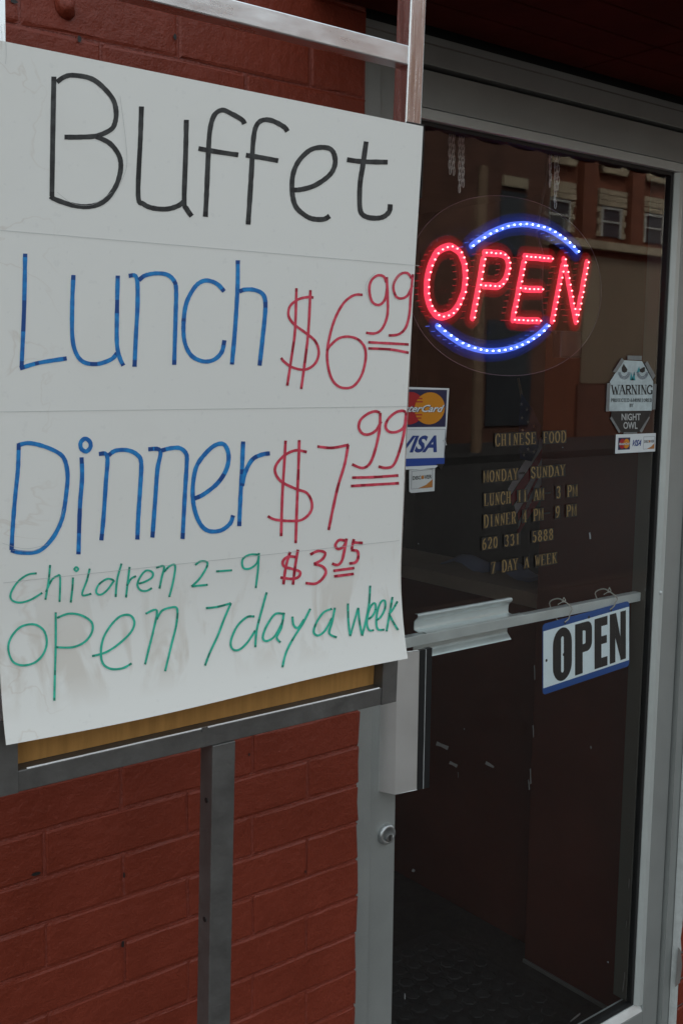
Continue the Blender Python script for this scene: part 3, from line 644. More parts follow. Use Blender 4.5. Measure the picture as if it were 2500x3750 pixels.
# ------------------------------------------------------------------ stickers on the glass
GY = 1.4585
def quadp(c4, Y):    # four photograph corners -> bilinear map on plane Y
    q = [P(*c, Y) for c in c4]
    def f(p, off=0):
        u, v = p; a = q[0].lerp(q[1], u); b2 = q[3].lerp(q[2], u); r = a.lerp(b2, v); return Vector((r.x, Y-off, r.z))
    return f
def fnoff(f, off): return lambda p: f(p, off)
def rectp(mb, f, x0, x1, y0, y1, off, n=1, mi=0):
    mb.add([f(p, off) for p in ((x0, y0), (x1, y0), (x1, y1), (x0, y1))], [(0, 3, 2, 1)], mi)
def slab(f, poly, off=0, th=.0006):
    mb = MB(); mb.prism(poly, off, off+th, lambda p, a: f(p, a)); return mb
def mc_mark(parent, f, x0, x1, y0, y1, off, cxs, r, asp):
    """two overlapping circles with interlocking stripes and the card name"""
    cy = .5; W_ = x1-x0; H_ = y1-y0
    g = lambda p, o: f((x0+p[0]*W_, y0+p[1]*H_), off+o)
    mb = MB(); mb.poly([circle2(cxs[0], cy, r, r*asp)], lambda p: g(p, .0002)); obj('red_disc', mb, red_pr, parent)
    mb = MB(); mb.poly([circle2(cxs[1], cy, r, r*asp)], lambda p: g(p, .0004)); obj('orange_disc', mb, or_pr, parent)
    mb = MB()
    for k in (-3, -2, 2, 3): 
        yy = cy+k*r*asp*.2; xm = (cxs[0]+cxs[1])/2
        mb.add([g(p, .0006) for p in ((xm-.07, yy-.017), (xm+.07-.012*abs(k), yy-.017), (xm+.07-.012*abs(k), yy+.017), (xm-.07, yy+.017))], [(0, 3, 2, 1)])
    obj('stripe', mb, red_pr, parent)
    for nm, mt, dx, o, bold in (('name_shadow', navy, .012, .0007, .05), ('card_name', white_st, 0, .0009, .02)):
        mb = MB(); text2(mb, 'MasterCard', .045+dx, .93+dx, .60+dx*.4, .405+dx*.4, lambda p: g(p, o), shear=-.3, bold=bold); obj(nm, mb, mt, parent)
# MasterCard / VISA big sticker
card = thing('card_sticker', 'big peeling MasterCard and VISA window sticker beside the poster edge', 'sticker', (1.35, 1.458, 1.58))
f = quadp([(1425, 1415), (1643, 1422), (1630, 1718), (1400, 1722)], GY)
obj('sticker_sheet', slab(f, [(0, 0), (1, 0), (.985, .55), (.97, .80), (.975, .93), (.86, .965), (.80, .995), (0, 1)]), white_st, card)
f1 = quadp([(1428, 1424), (1635, 1428), (1629, 1563), (1418, 1565)], GY)
mb = MB(); rectp(mb, f1, 0, 1, 0, 1, .0008); obj('navy_field', mb, navy, card)
mc_mark(card, f1, 0, 1, 0, 1, .0009, (.345, .70), .27, 1.60)
f2 = quadp([(1420, 1574), (1630, 1573), (1627, 1677), (1412, 1680)], GY)
mb = MB()
for a_, b_ in (((0, 0), (1, 0)), ((1, 0), (1, .35)), ((1, 0), (.985, 1))): ribbon(mb, [a_, b_], .008, fnoff(f2, .0008))
obj('outline', mb, navy, card)
mb = MB(); text2(mb, 'VISA', .19, .90, .80, .20, lambda p: f2(p, .0009), shear=-.16, bold=.035); obj('card_name', mb, visa_blue, card, label='blue word VISA')
f3 = quadp([(1412, 1681), (1626, 1676), (1626, 1702), (1405, 1712)], GY)
mb = MB(); mb.poly([[(0, 0), (1, 0), (.995, .85), (.9, 1.0), (.84, 1.0), (0, 1)]], lambda p: f3(p, .0009)); obj('blue_band', mb, blue_pr, card)
mb = MB(); mb.prism([(0, 0), (1, 0), (.7, .9)], 0, .0005, lambda p, a: f3((.85+p[0]*.13, .85+p[1]*.9), .0014+a)); obj('torn_flap', mb, black_pl, card)
mb = MB(); q = [P(x_, y_, GY-.0015) for x_, y_ in ((1622, 1612), (1630, 1618), (1633, 1630), (1634, 1628))]; mb.tube(q, .0008); mb.tube([P(1624+3*math.cos(a_), 1612+3*math.sin(a_), GY-.0015) for a_ in (0, 1.2, 2.4, 3.6, 4.8)], .0006, closed=True); obj('curled_tear', mb, white_st, card)
# DISCOVER sticker
ds = thing('card_sticker', 'small grey DISCOVER window sticker below the VISA sticker', 'sticker', (1.34, 1.458, 1.48))
f = quadp([(1497, 1722), (1591, 1714), (1589, 1798), (1497, 1806)], GY)
obj('sticker_sheet', slab(f, [(0, 0), (1, 0), (1, 1), (.08, 1), (0, .93)]), mat('greyed_vinyl', (.50, .53, .53), .5), ds)
f = quadp([(1506, 1726), (1582, 1719), (1581, 1784), (1504, 1791)], GY)
mb = MB()
for a_, b_ in (((0, 0), (1, 0)), ((1, 0), (1, 1)), ((1, 1), (0, 1)), ((0, 1), (0, 0))): ribbon(mb, [a_, b_], .015, fnoff(f, .0008))
obj('outline', mb, navy, ds)
def disc_mark(parent, f, off):
    mb = MB(); mb.poly([[(1, .55), (1, 1), (.3, 1), (.7, .83)]], lambda p: f(p, off)); obj('orange_wedge', mb, disc_or, parent)
    mb = MB(); text2(mb, 'DISC', .05, .44, .50, .28, lambda p: f(p, off+.0001), bold=.02); text2(mb, 'VER', .60, .96, .50, .28, lambda p: f(p, off+.0001), bold=.02); obj('card_name', mb, ink_black, parent)
    mb = MB(); mb.poly([circle2(.52, .39, .07, .11, 16)], lambda p: f(p, off+.0002)); obj('orange_dot', mb, disc_or, parent)
disc_mark(ds, f, .0009)
# small three-card sticker
sm = thing('card_sticker', 'small white sticker with three card logos under the owl sticker', 'sticker', (1.98, 1.458, 1.53))
f = quadp([(2253, 1591), (2399, 1586), (2396, 1653), (2250, 1661)], GY)
obj('sticker_sheet', slab(f, [(0, 0), (1, 0), (1, 1), (0, 1)]), white_st, sm)
g_ = lambda x0, x1, y0, y1: (lambda p, o=0: f((x0+p[0]*(x1-x0), y0+p[1]*(y1-y0)), o))
mb = MB(); rectp(mb, f, .06, .35, .18, .82, .0008); obj('navy_field', mb, navy, sm)
mc_mark(sm, g_(.06, .35, .18, .82), 0, 1, 0, 1, .0009, (.34, .68), .26, 1.55)
mb = MB(); text2(mb, 'VISA', .40, .645, .66, .32, lambda p: f(p, .0009), shear=-.16, bold=.035); obj('card_name', mb, visa_blue, sm)
fd = g_(.69, .97, .18, .84); mb = MB()
for a_, b_ in (((0, 0), (1, 0)), ((1, 0), (1, 1)), ((1, 1), (0, 1)), ((0, 1), (0, 0))): ribbon(mb, [a_, b_], .02, fnoff(fd, .0008))
obj('outline', mb, navy, sm); disc_mark(sm, fd, .0009)
# owl warning sticker
ow = thing('warning_sticker', 'eight-sided WARNING NIGHT OWL alarm sticker with owl eyes, held by tape', 'sticker', (1.96, 1.458, 1.63))
fz = lambda x_, y_, off=0: (lambda v: Vector((v.x, GY-off, v.z)))(P(2150+x_*.1913, 1280+y_*.1913, GY))
def zpoly(pts, off, m_, nm, parent=ow, th=0, label=None):
    mb = MB()
    if th: mb.prism(pts, off, off+th, lambda p, a: fz(p[0], p[1], a))
    else: mb.poly([pts], lambda p: fz(p[0], p[1], off))
    return obj(nm, mb, m_, parent, label=label)
zpoly([(690, 205), (1035, 222), (1250, 612), (1222, 1170), (408, 1180), (425, 612)], 0, mat('pale_blue_vinyl', (.42, .50, .52), .45, var=.22, vscale=30), 'sticker_sheet', th=.0006)
zpoly([(455, 1185), (1215, 1180), (1180, 1290), (1000, 1585), (610, 1590), (440, 1290)], 0, ink_black, 'sticker_sheet', th=.0005, label='black lower part with NIGHT OWL')
for i_, (cx_, tx) in enumerate(((690, 680), (1040, 1075))):
    s_ = 1 if i_ == 0 else -1
    mb = MB()
    for rr, r2 in ((.62, .70), (.78, .86), (.93, 1.0)):
        for k in range(15):
            a0 = R(8+k*11.2); a1 = a0+R(8.2)
            pts = [(cx_+115*q*math.cos(t_), 420+150*q*math.sin(t_)) for q, t_ in ((rr, a0), (rr, a1), (r2, a1), (r2, a0))]
            mb.poly([pts], lambda p: fz(p[0], p[1], .0012))
    obj('eye_feathers', mb, navy, ow)
    mb = MB(); mb.poly([[(tx, 270 if i_ == 0 else 330), (cx_+60*s_, 380), (cx_+50*s_, 425), (cx_, 445), (cx_-45*s_, 420), (cx_-48*s_, 350)]], lambda p: fz(p[0], p[1], .0014)); obj('eye', mb, ink_black, ow)
for pts, m_ in (([(800, 585), (820, 430), (850, 540), (880, 420), (905, 590)], teal), ([(820, 588), (850, 530), (880, 588)], ink_black), ([(870, 495), (885, 420), (895, 490)], navy), ([(930, 440), (975, 320), (1000, 420)], teal)):
    zpoly(pts, .0012, m_, 'beak_feather')
mb = MB(); fo = lambda off: (lambda p: fz(p[0], p[1], off))
word(mb, 'WARNING', 455, 1230, 850, 685, fo(.0013), 24, 9, fill=.86); obj('lettering', mb, ink_black, ow, label='black word WARNING')
mb = MB(); word(mb, 'PROTECTED', 438, 785, 998, 940, fo(.0013), 8, 4, fill=.8); word(mb, '&', 805, 850, 998, 940, fo(.0013), 7, 4); word(mb, 'MONITORED', 865, 1215, 998, 940, fo(.0013), 8, 4, fill=.8); word(mb, 'BY', 795, 865, 1095, 1040, fo(.0013), 8, 4)
obj('lettering', mb, ink_black, ow, label='small line PROTECTED & MONITORED BY')
mb = MB(); text2(mb, 'NIGHT', 640, 1005, 1355, 1225, fo(.0012), bold=.02); text2(mb, 'OWL', 675, 945, 1520, 1385, fo(.0012), bold=.02); obj('lettering', mb, mat('grey_print', (.40, .42, .42), .5), ow, label='grey words NIGHT OWL')
for pts in ([(755, 115), (1030, 120), (1025, 205), (758, 195)], [(650, 160), (690, 215), (540, 440), (480, 430)], [(1135, 220), (1290, 500), (1240, 575), (1090, 275)], [(370, 640), (430, 640), (400, 1185), (345, 1185)], [(1250, 660), (1310, 660), (1285, 1145), (1230, 1150)],
            [(450, 1280), (620, 1565), (595, 1600), (425, 1320)], [(1170, 1280), (1180, 1305), (1030, 1590), (985, 1560)], [(685, 1585), (940, 1580), (940, 1606), (680, 1612)]):
    zpoly(pts, -.0001, grey_tape, 'tape_strip', th=.0012)

# gold window lettering ------------------------------------------------------
ft = lambda x_, y_, off=0: (lambda v: Vector((v.x, GY-off, v.z)))(P(1700+x_*.3189, 1500+y_*.3189, GY))
rows = [('CHINESE FOOD', (352, 1160), (422, 372), 138, 'gold lettering CHINESE FOOD on the door glass'),
        ('MONDAY- SUNDAY', (218, 1150), (838, 755), 132, 'gold lettering MONDAY SUNDAY on the door glass'),
        ('LUNCH 11 AM- 3 PM', (222, 1290), (1110, 992), 140, 'gold lettering LUNCH 11 AM 3 PM on the door glass'),
        ('DINNER 4 PM- 9 PM', (220, 1280), (1358, 1216), 140, 'gold lettering DINNER 4 PM 9 PM on the door glass'),
        ('620 331  5888', (200, 1015), (1612, 1488), 128, 'gold telephone number 620 331 5888 on the door glass'),
        ('7 DAY A WEEK', (300, 1055), (1890, 1762), 132, 'gold lettering 7 DAY A WEEK on the door glass')]
for s_, (x0, x1), (ya, yb), h_, lab in rows:
    c0 = ft((x0+x1)/2, (ya+yb)/2)
    th_ = thing('window_lettering', lab, 'lettering', (c0.x, GY, c0.z), group='gold lettering lines on the glass')
    cw = (x1-x0)/(len(s_)-.22)
    for i, ch in enumerate(s_):
        if ch == ' ': continue
        xa = x0+i*cw; yy = ya+(yb-ya)*(i+.4)/len(s_)
        hh = h_*(1-.08*i/len(s_)); sk = (yb-ya)/(x1-x0)
        F = lambda off: (lambda p: ft(xa+p[0], yy-p[1]+p[0]*sk, off))
        mb = MB()
        if ch == '-':
            mb.poly([[(-5, hh*.44), (cw*1.0, hh*.44), (cw*1.0, hh*.62), (-5, hh*.62)]], F(.0003), 1)
        else:
            mb.poly([[(-9, -12), (cw*.86, -12), (cw*.86, hh+10), (-9, hh+10)]], F(.0003), 1)
            glyph(mb, ch, -3 if ch in 'MW' else 1, 0, cw*(.80 if ch in 'MW' else .70), hh, F(.0007), 8 if ch in 'MW' else 13, 6.5, True, 0)
        obj('letter', mb, [gold, ink_black], th_)

# ------------------------------------------------------------------ lit OPEN sign behind the glass
LY = 1.545
led = thing('led_open_sign', 'lit red and blue LED OPEN sign on clear oval acrylic behind the glass', 'neon sign', (1.67, LY, 1.86))
zl = lambda x_, y_: (1500+.4783*x_, 850+.4783*y_); zu = lambda x_, y_: (1500+.4464*x_, 400+.4464*y_)
# oval acrylic sheet
dc = (1.664, 1.858); rx, rz = .290, .181
outline = [(dc[0]+rx*math.copysign(abs(math.cos(t_))**.95, math.cos(t_)), dc[1]+rz*math.copysign(abs(math.sin(t_))**.95, math.sin(t_))) for t_ in [2*math.pi*k/96 for k in range(96)]]
mb = MB(); mb.prism(outline, LY, LY+.005, lambda p, a: Vector((p[0], a, p[1]))); obj('acrylic_sheet', mb, acr, led)
mb = MB(); ribbon(mb, outline, .0013, flat(LY-.0006), closed=True); obj('sheet_rim', mb, mat('glow_tinted_rim', (.16, .09, .13), .5), led)  # faint violet edge glow put into the rim's colour
red_led = emis('red_led_glow', (1, .16, .17), 3.0); blue_led = emis('blue_led_glow', (.42, .60, 1), 3.4)
red_ch = emis('red_lit_channel', (1, .040, .085), .62, alpha=.95); blue_ch = emis('blue_lit_channel', (.10, .20, 1), .48, alpha=.92)
red_ld = emis('red_led_dash', (1, .02, .05), .12); blue_ld = emis('blue_led_dash', (.08, .2, 1), .22)
O_ = '322,110 358,127 391,155 410,195 427,244 433,294 435,353 430,402 422,459 403,507 384,553 358,591 330,620 294,638 255,647 218,636 188,604 166,566 151,520 141,470 141,421 143,365 154,307 168,257 188,210 213,163 247,133 284,116'
P_ = ['571,208 562,256 555,304 546,360 538,404 528,455 519,506 509,553 500,604 490,654', '582,158 618,158 653,163 688,163 724,173 750,197 762,235 762,279 753,320 738,361 710,397 680,414 647,414 610,410 575,410']
E_ = ['880,232 870,284 862,330 852,378 842,428 835,476 826,522 815,571 805,615 798,671', '889,186 922,190 955,192 989,194 1021,199 1053,201 1087,204', '878,432 911,436 945,437 976,437 1012,438', '829,673 863,674 897,677 931,677 963,676 996,679']
N_ = ['1178,257 1168,303 1160,349 1151,398 1142,445 1133,494 1124,538 1114,589 1106,635 1097,679', '1186,209 1196,257 1206,306 1215,353 1223,403 1233,449 1242,495 1250,546 1259,589 1268,632 1278,684', '1285,635 1296,591 1305,547 1313,499 1323,459 1330,410 1338,364 1347,321 1355,275 1362,231']
BU = '515,1120 560,1083 608,1053 656,1022 706,997 754,977 803,959 851,949 901,944 951,942 1000,947 1048,957 1095,968 1141,985 1185,1007 1226,1033 1267,1062 1305,1094 1341,1128 1378,1167'
BL = '222,718 265,757 311,791 354,821 400,850 445,870 492,887 538,899 583,907 631,909 678,907 724,902 768,892 812,880 856,862 900,841 941,816 983,788 1022,755 1058,718'
pr = lambda s_, z_: [z_(*[float(a) for a in q.split(',')]) for q in s_.split()]
def proto_led(nm, m_):
    mb = MB(); mb.lathe([(.0017, 0), (.0017, .0018), (.0012, .0028), (.0004, .0032)], lambda a, b, h: Vector((a, -h, b)), 10)
    me = bpy.data.meshes.new(nm); me.from_pydata([tuple(v) for v in mb.v], [], mb.f); me.materials.append(m_); return me
meR, meB = proto_led('red_led', red_led), proto_led('blue_led', blue_led)
dashes = {'r': MB(), 'b': MB()}  # dashes given their own glow to imitate LED light behind the sheet
halo_r = emis('red_painted_halo', (1, .012, .03), .26, alpha=.12); halo_b = emis('blue_painted_halo', (.02, .09, 1), .18, alpha=.11)  # glowing ribbons painted in as a halo around the LED strokes
def leds(strs, z_, me, key):
    for s_ in strs:
        for q in pr(s_, z_):
            v = P(*q, LY-.001)
            o = bpy.data.objects.new('led', me); C.objects.link(o); o.parent = led; o.location = v-Vector((0, .001, 0))-BASE[led.name]
            for k in range(3):
                zz_ = v.z+random.uniform(-.0002, .0002); xx_ = v.x-.0015; y_ = LY+.026+k*.004
                dashes[key].box(xx_, xx_+.0012, y_, y_+.0022, zz_-.0008, zz_+.0008)
def dense(s_, z_, closed=False):
    pts = [P(*q, LY+.0055) for q in pr(s_, z_)]; return smooth_line([(v.x-.0042, v.z-.0005) for v in pts], 4, closed)
def channel(nm, groups, m_, hm, label, w=.0145):
    mb = MB(); hb = MB(); k_ = 0
    for s_, z_, cl in groups:
        d_ = dense(s_, z_, cl); k_ += 1
        ribbon(mb, d_, w, flat(LY+.0056+.00008*k_), closed=cl, caps=not cl)
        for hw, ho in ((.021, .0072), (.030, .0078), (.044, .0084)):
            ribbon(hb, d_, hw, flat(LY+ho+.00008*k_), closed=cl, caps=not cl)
    o = obj(nm, mb, m_, led, label=label)
    obj('painted_halo', hb, hm, o)
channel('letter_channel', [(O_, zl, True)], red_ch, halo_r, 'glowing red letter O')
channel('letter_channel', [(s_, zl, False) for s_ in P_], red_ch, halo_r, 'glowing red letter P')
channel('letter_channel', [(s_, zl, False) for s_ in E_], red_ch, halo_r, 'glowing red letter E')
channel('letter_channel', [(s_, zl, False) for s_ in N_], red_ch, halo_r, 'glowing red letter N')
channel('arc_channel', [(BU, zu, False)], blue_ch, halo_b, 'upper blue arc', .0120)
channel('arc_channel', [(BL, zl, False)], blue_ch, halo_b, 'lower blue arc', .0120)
leds([O_]+P_+E_+N_, zl, meR, 'r'); leds([BU], zu, meB, 'b'); leds([BL], zl, meB, 'b')
obj('led_dash', dashes['r'], red_ld, led, kind='stuff', label='red rows of painted LED glow legs'); obj('led_dash', dashes['b'], blue_ld, led, kind='stuff', label='blue rows of painted LED glow legs')
q = P(2085, 1260, LY+.01); obj('control_box', MB().box(q.x-.035, q.x+.035, LY+.006, LY+.03, q.z-.03, q.z+.028), black_pl, led, bevel=.003)
mb = MB(); mb.tube([Vector((q.x-.03, LY+.02, q.z+.02)), P(1990, 1190, LY+.03), P(1978, 1080, LY+.035), P(1985, 930, LY+.035), P(1960, 850, LY+.03), P(1990, 700, LY+.04), P(2010, 540, LY+.05)], .0032, 8); obj('power_cord', mb, black, led, smooth=True)
# chains; some strands are built as their ghost reflections in the glass
def chain(x_px, y0, y1, label, strands):
    c0 = P(x_px, y0, LY-.004); th_ = thing('hanging_chain', label, 'chain', (c0.x, LY, c0.z), group='steel chains carrying the lit sign')
    for dx, ylo, yhi in strands:
        yy = ylo; k = 0; pit = 21
        while yy < yhi:
            v = P(x_px+dx+(1.5 if k % 2 else -1), yy, LY-.004); pts = []
            for j in range(12):
                a_ = 2*math.pi*j/12; lx = .0032*math.cos(a_); lz = .0062*math.sin(a_)+(.0022 if math.sin(a_) > 0 else -.0022)
                cs, sn = (math.cos(.25), math.sin(.25)) if k % 2 == 0 else (math.cos(1.35), math.sin(1.35))
                pts.append(v+Vector((lx*cs, lx*sn, lz)))
            mb = MB(); mb.tube(pts, .0008, 5, closed=True); obj('link', mb, chrome, th_, smooth=True)
            yy += pit; k += 1
chain(1660, 466, 700, 'left double steel chain and its ghost reflections hanging behind the glass', [(-14, 476, 640), (-1, 480, 640), (22, 480, 705), (34, 482, 690)])
chain(2025, 536, 760, 'right steel chain hanging above the N of the lit sign', [(-12, 545, 680), (6, 560, 760), (16, 556, 700)])

# ------------------------------------------------------------------ hanging OPEN sign
HY = 1.4765
qTL, qTR, qBL, qBR = [P(x_, y_, HY) for x_, y_ in ((1984, 2286), (2300, 2200), (1984, 2545), (2300, 2438))]
def HS(u, v, off=0):   # v from the top
    t_ = u; a = qTL.lerp(qTR, t_); b2 = qBL.lerp(qBR, t_); r = a.lerp(b2, v); return Vector((r.x, HY-off, r.z))
hs_ = thing('open_sign', 'blue and white plastic sign with black OPEN, tied under the push bar', 'sign', qTL.lerp(qTR, .5))
def rr_(r=.03, asp=1.9):
    out = []
    for cx_, cy_, a0 in ((1-r, r*asp, -90), (1-r, 1-r*asp, 0), (r, 1-r*asp, 90), (r, r*asp, 180)):
        for k in range(5):
            a_ = R(a0+k*22.5); out.append((cx_+r*math.cos(a_), cy_+r*asp*math.sin(a_)))
    return out
mb = MB(); mb.prism(rr_(), 0, .0016, lambda p, a: HS(p[0], p[1], a)); obj('plate', mb, sign_blue, hs_)
mb = MB(); mb.poly([[(.004, .10), (.996, .085), (.996, .905), (.004, .905)]], lambda p: HS(*p, .0020)); obj('white_field', mb, sign_white, hs_)
def lf(x): return x
mb = MB(); h3 = lambda off: (lambda p: HS(p[0], p[1], off))
def ring_(x0, x1, y0, y1, r0, ix0, ix1, iy0, iy1, half=False):
    def sup(a0, a1, b0, b1):
        cx_, cy_ = (a0+a1)/2, (b0+b1)/2; rx_, ry_ = (a1-a0)/2, min((b1-b0)/2, (a1-a0)*1.05); out = []
        for sx, sy, t0 in ((1, 1, 0), (-1, 1, 90), (-1, -1, 180), (1, -1, 270)):
            for k in range(7):
                t_ = R(t0+15*k); out.append((cx_+rx_*math.cos(t_), (b1-ry_ if sy > 0 else b0+ry_)+ry_*math.sin(t_)))
        return out
    return [sup(x0, x1, y0, y1), sup(ix0, ix1, iy0, iy1)[::-1]]
def map_u(p): return (p[0]/(1.08-.08*p[0]), p[1])
H3 = lambda off: (lambda p: HS(*map_u(p), off))
mb.poly(ring_(.113, .333, .118, .885, 0, .208, .240, .245, .765), H3(.0024))
mb.add([H3(.0024)(p) for p in ((.370, .128), (.458, .128), (.458, .872), (.370, .872))], [(0, 1, 2, 3)])
bowl = [(.4581, .128)]+[(.508+.058*math.sin(R(a_)), .250-.122*math.cos(R(a_))) for a_ in range(0, 91, 15)]+[(.508+.058*math.cos(R(a_)), .440+.125*math.sin(R(a_))) for a_ in range(0, 91, 15)]+[(.4581, .565), (.4581, .445)]+[(.478+.014*math.cos(R(a_)), .425+.02*math.sin(R(a_))) for a_ in range(90, -1, -30)]+[(.492, .265), (.478, .248), (.4581, .248)]
mb.poly([bowl], H3(.0024))
for r_ in ((.595, .675, .13, .875), (.6751, .745, .13, .262), (.6751, .738, .412, .53), (.6751, .745, .735, .875)):
    mb.add([H3(.0024)(p) for p in ((r_[0], r_[2]), (r_[1], r_[2]), (r_[1], r_[3]), (r_[0], r_[3]))], [(0, 1, 2, 3)])
for pl_ in ([(.772, .125), (.836, .125), (.836, .50), (.836, .87), (.772, .87)], [(.8361, .125), (.845, .125), (.894, .50), (.894, .83), (.8361, .50)], [(.8941, .125), (.958, .125), (.958, .865), (.8941, .865)]):
    mb.poly([pl_], H3(.0024))
obj('lettering', mb, ink_black, hs_, label='heavy black word OPEN')
mb = MB()
for (u, v) in ((.035, .52), (.24, .055), (.51, .075), (.775, .065), (.224, .51)):
    mb.poly([circle2(u, v, .011, .022, 12)], h3(.0027))
obj('punch_hole', mb, black, hs_)
def tie(px_, py_, bx, by, cx_, cy_):
    mb = MB(); a_ = P(px_, py_, HY-.004); t1 = P(cx_, cy_, 1.474); 
    pts = [a_, P(px_+14, py_-12, HY-.006), P(px_+20, (py_+cy_)/2+6, HY-.007), P(cx_+26, cy_+22, HY-.006), t1+Vector((0, .004, .002)), t1+Vector((-.004, .02, .004)), t1+Vector((-.012, .032, -.008)), a_+Vector((-.010, .012, .004)), a_+Vector((0, .006, 0))]
    s3 = []
    n = len(pts)
    for i in range(n-1):
        for k in range(4):
            t_ = k/4; g = lambda j: pts[max(0, min(n-1, j))]
            s3.append(.5*((2*g(i))+(g(i+1)-g(i-1))*t_+(2*g(i-1)-5*g(i)+4*g(i+1)-g(i+2))*t_*t_+(3*g(i)-g(i-1)-3*g(i+1)+g(i+2))*t_**3))
    mb.tube(s3, .0015, 5)
    kn = t1+Vector((-.006, -.002, .006))
    mb.tube([kn+Vector((.0045*math.cos(b_), .002*math.sin(2*b_), .0045*math.sin(b_))) for b_ in [j*math.pi/5 for j in range(10)]], .0012, 5, closed=True)
    mb.tube([t1, t1+Vector((-.012, -.002, .001)), t1+Vector((-.022, 0, -.003))], .0009, 5)
    obj('string_tie', mb, string_m, hs_, smooth=True)
tie(2066, 2278, 0, 0, 2066, 2204); tie(2232, 2232, 0, 0, 2232, 2168)

# ------------------------------------------------------------------ inside the shop
iw = thing('vestibule_wall', 'dark maroon wall just inside the door on the right', 'interior wall', (2.25, 1.8, 0))
obj('near_wall', MB().box(2.21, 2.60, 1.56, 1.925, 0, 2.75), maroon, iw, bevel=.003)
obj('low_wall', MB().box(2.285, 2.38, 1.926, 5.5, 0, 1.020), maroon, iw)
obj('skirting', MB().box(2.203, 2.2095, 1.56, 1.925, 0, .010), concrete, iw)
obj('reveal', MB().box(2.2, 2.3, 1.532, 1.559, 0, 2.75), maroon, iw)
obj('far_wall', MB().box(.9, 6, 5.5, 5.6, 0, 2.75).box(5, 5.1, 1.7, 5.5, 0, 2.75), dkcol, iw)
obj('left_wall', MB().box(.9, 1.12, 1.76, 5.5, 0, 2.75), mat('brown_interior', (.07, .032, .022), .6, var=.2, vscale=3), iw)
sill = tag(obj('window_sill', MB().box(2.270, 2.50, 1.927, 5.4, 1.022, 1.064), mat('sill_paint', (.26, .20, .15), .6, var=.15, vscale=6)), 'beige sill on the low maroon wall inside the shop', 'sill')
mull = thing('display_window', 'dark framed inner window standing on the beige sill', 'window', (2.33, 3, 1.06))
obj('window_frame', MB().box(2.32, 2.36, 1.93, 1.97, 1.066, 2.74).box(2.32, 2.36, 3.6, 3.65, 1.066, 2.74), dkcol, mull)
# folded cloth on the sill
mb = MB(); nx_, ny_ = 14, 8; vs = []
for i in range(nx_+1):
    for j in range(ny_+1):
        u, v = i/nx_, j/ny_; zc = 1.072+.03*math.sin(math.pi*v)*(.6+.4*math.sin(9*u+4*v))+.012*math.sin(17*u)
        vs.append((2.375+.10*v, 1.99+.5*u, zc))
mb.add(vs, [(i*(ny_+1)+j, (i+1)*(ny_+1)+j, (i+1)*(ny_+1)+j+1, i*(ny_+1)+j+1) for i in range(nx_) for j in range(ny_)])
tag(obj('folded_cloth', mb, mat('blue_grey_cloth', (.16, .19, .28), .8), smooth=True), 'crumpled blue-grey cloth lying on the inner sill', 'cloth')
# flag
fl = thing('flag', 'furled stars and stripes flag on a thin pole inside the shop', 'flag', (2.45, 2.2, 1.1))
FX = 2.45
def XP(x_, y_, X=FX):
    d = ray(x_, y_); return EYE+d*(X/d.x)
mb = MB(); mb.tube([XP(1896, 1385), XP(1912, 1470), XP(1925, 1560)], .004, 6); obj('pole', mb, gold, fl)
def fold(p, w): return Vector((FX+.012*math.sin(p.y*60+p.z*25)+w, p.y, p.z))
def strip(a, b, c_, d_, m_, nm, n=8):
    mb = MB(); A_ = [XP(*a).lerp(XP(*b), k/n) for k in range(n+1)]; B_ = [XP(*d_).lerp(XP(*c_), k/n) for k in range(n+1)]
    mb.add([fold(p, 0) for p in A_]+[fold(p, .004) for p in B_], [(k, k+1, n+2+k, n+1+k) for k in range(n)])
    return obj(nm, mb, m_, fl, smooth=True)
fwhite = mat('flag_white', (.75, .76, .78), .7); fred = mat('flag_red', (.42, .03, .04), .7); fblue = mat('flag_navy', (.02, .035, .12), .7)
mb = MB(); cp = [(1912, 1440), (1955, 1500), (1985, 1560), (1975, 1640), (1950, 1690), (1908, 1680), (1902, 1560)]
mb.poly([[(XP(*c_).y, XP(*c_).z) for c_ in cp]], lambda p: Vector((FX-.006, p[0], p[1]))); obj('canton', mb, fblue, fl)
mb = MB()
for (x_, y_) in ((1916, 1480), (1936, 1500), (1918, 1530), (1940, 1545), (1962, 1560), (1920, 1575), (1945, 1590), (1966, 1605), (1918, 1625), (1940, 1645), (1962, 1655), (1925, 1665)):
    c_ = XP(x_, y_); pts = []
    for k in range(10):
        a_ = R(90+36*k); r_ = .0062 if k % 2 == 0 else .0026; pts.append((c_.y+r_*math.cos(a_), c_.z+r_*math.sin(a_)))
    mb.poly([pts], lambda p: Vector((FX-.010, p[0], p[1])))
obj('star', mb, fwhite, fl)
edge_t = [(1990, 1600), (2015, 1640), (2020, 1680)]
for i in range(6):
    m_ = fwhite if i % 2 == 0 else fred; dx = i*11
    strip((1975+dx*.5, 1600+i*30), (1868+dx*.5, 1790+i*30), (1868+dx*.5, 1822+i*30), (1978+dx*.5, 1630+i*30), m_, 'stripe')
# door mat
mt = thing('door_mat', 'black embossed rubber mat on the floor inside the door', 'door mat', (1.75, 1.9, 0))
obj('mat_sheet', MB().box(1.35, 2.12, 1.57, 2.2, .0, .008), mat('black_mat_rubber', (.02, .02, .02), .55, bump=.004, bscale=40), mt)
mb = MB(); rnd = random.Random(3)
for i in range(14):
    for j in range(11):
        cx_, cy_ = 1.39+i*.052+(.026 if j % 2 else 0), 1.60+j*.055
        mb.lathe([(.024*rnd.uniform(.8, 1.05), .008), (.018, .0100), (.008, .0104)], lambda a, b, h_: Vector((cx_+a, cy_+b*rnd.uniform(.95, 1.05), h_)), 7)
obj('pebble_stud', mb, mat('black_mat_stud', (.022, .022, .022), .75), mt, kind='stuff')

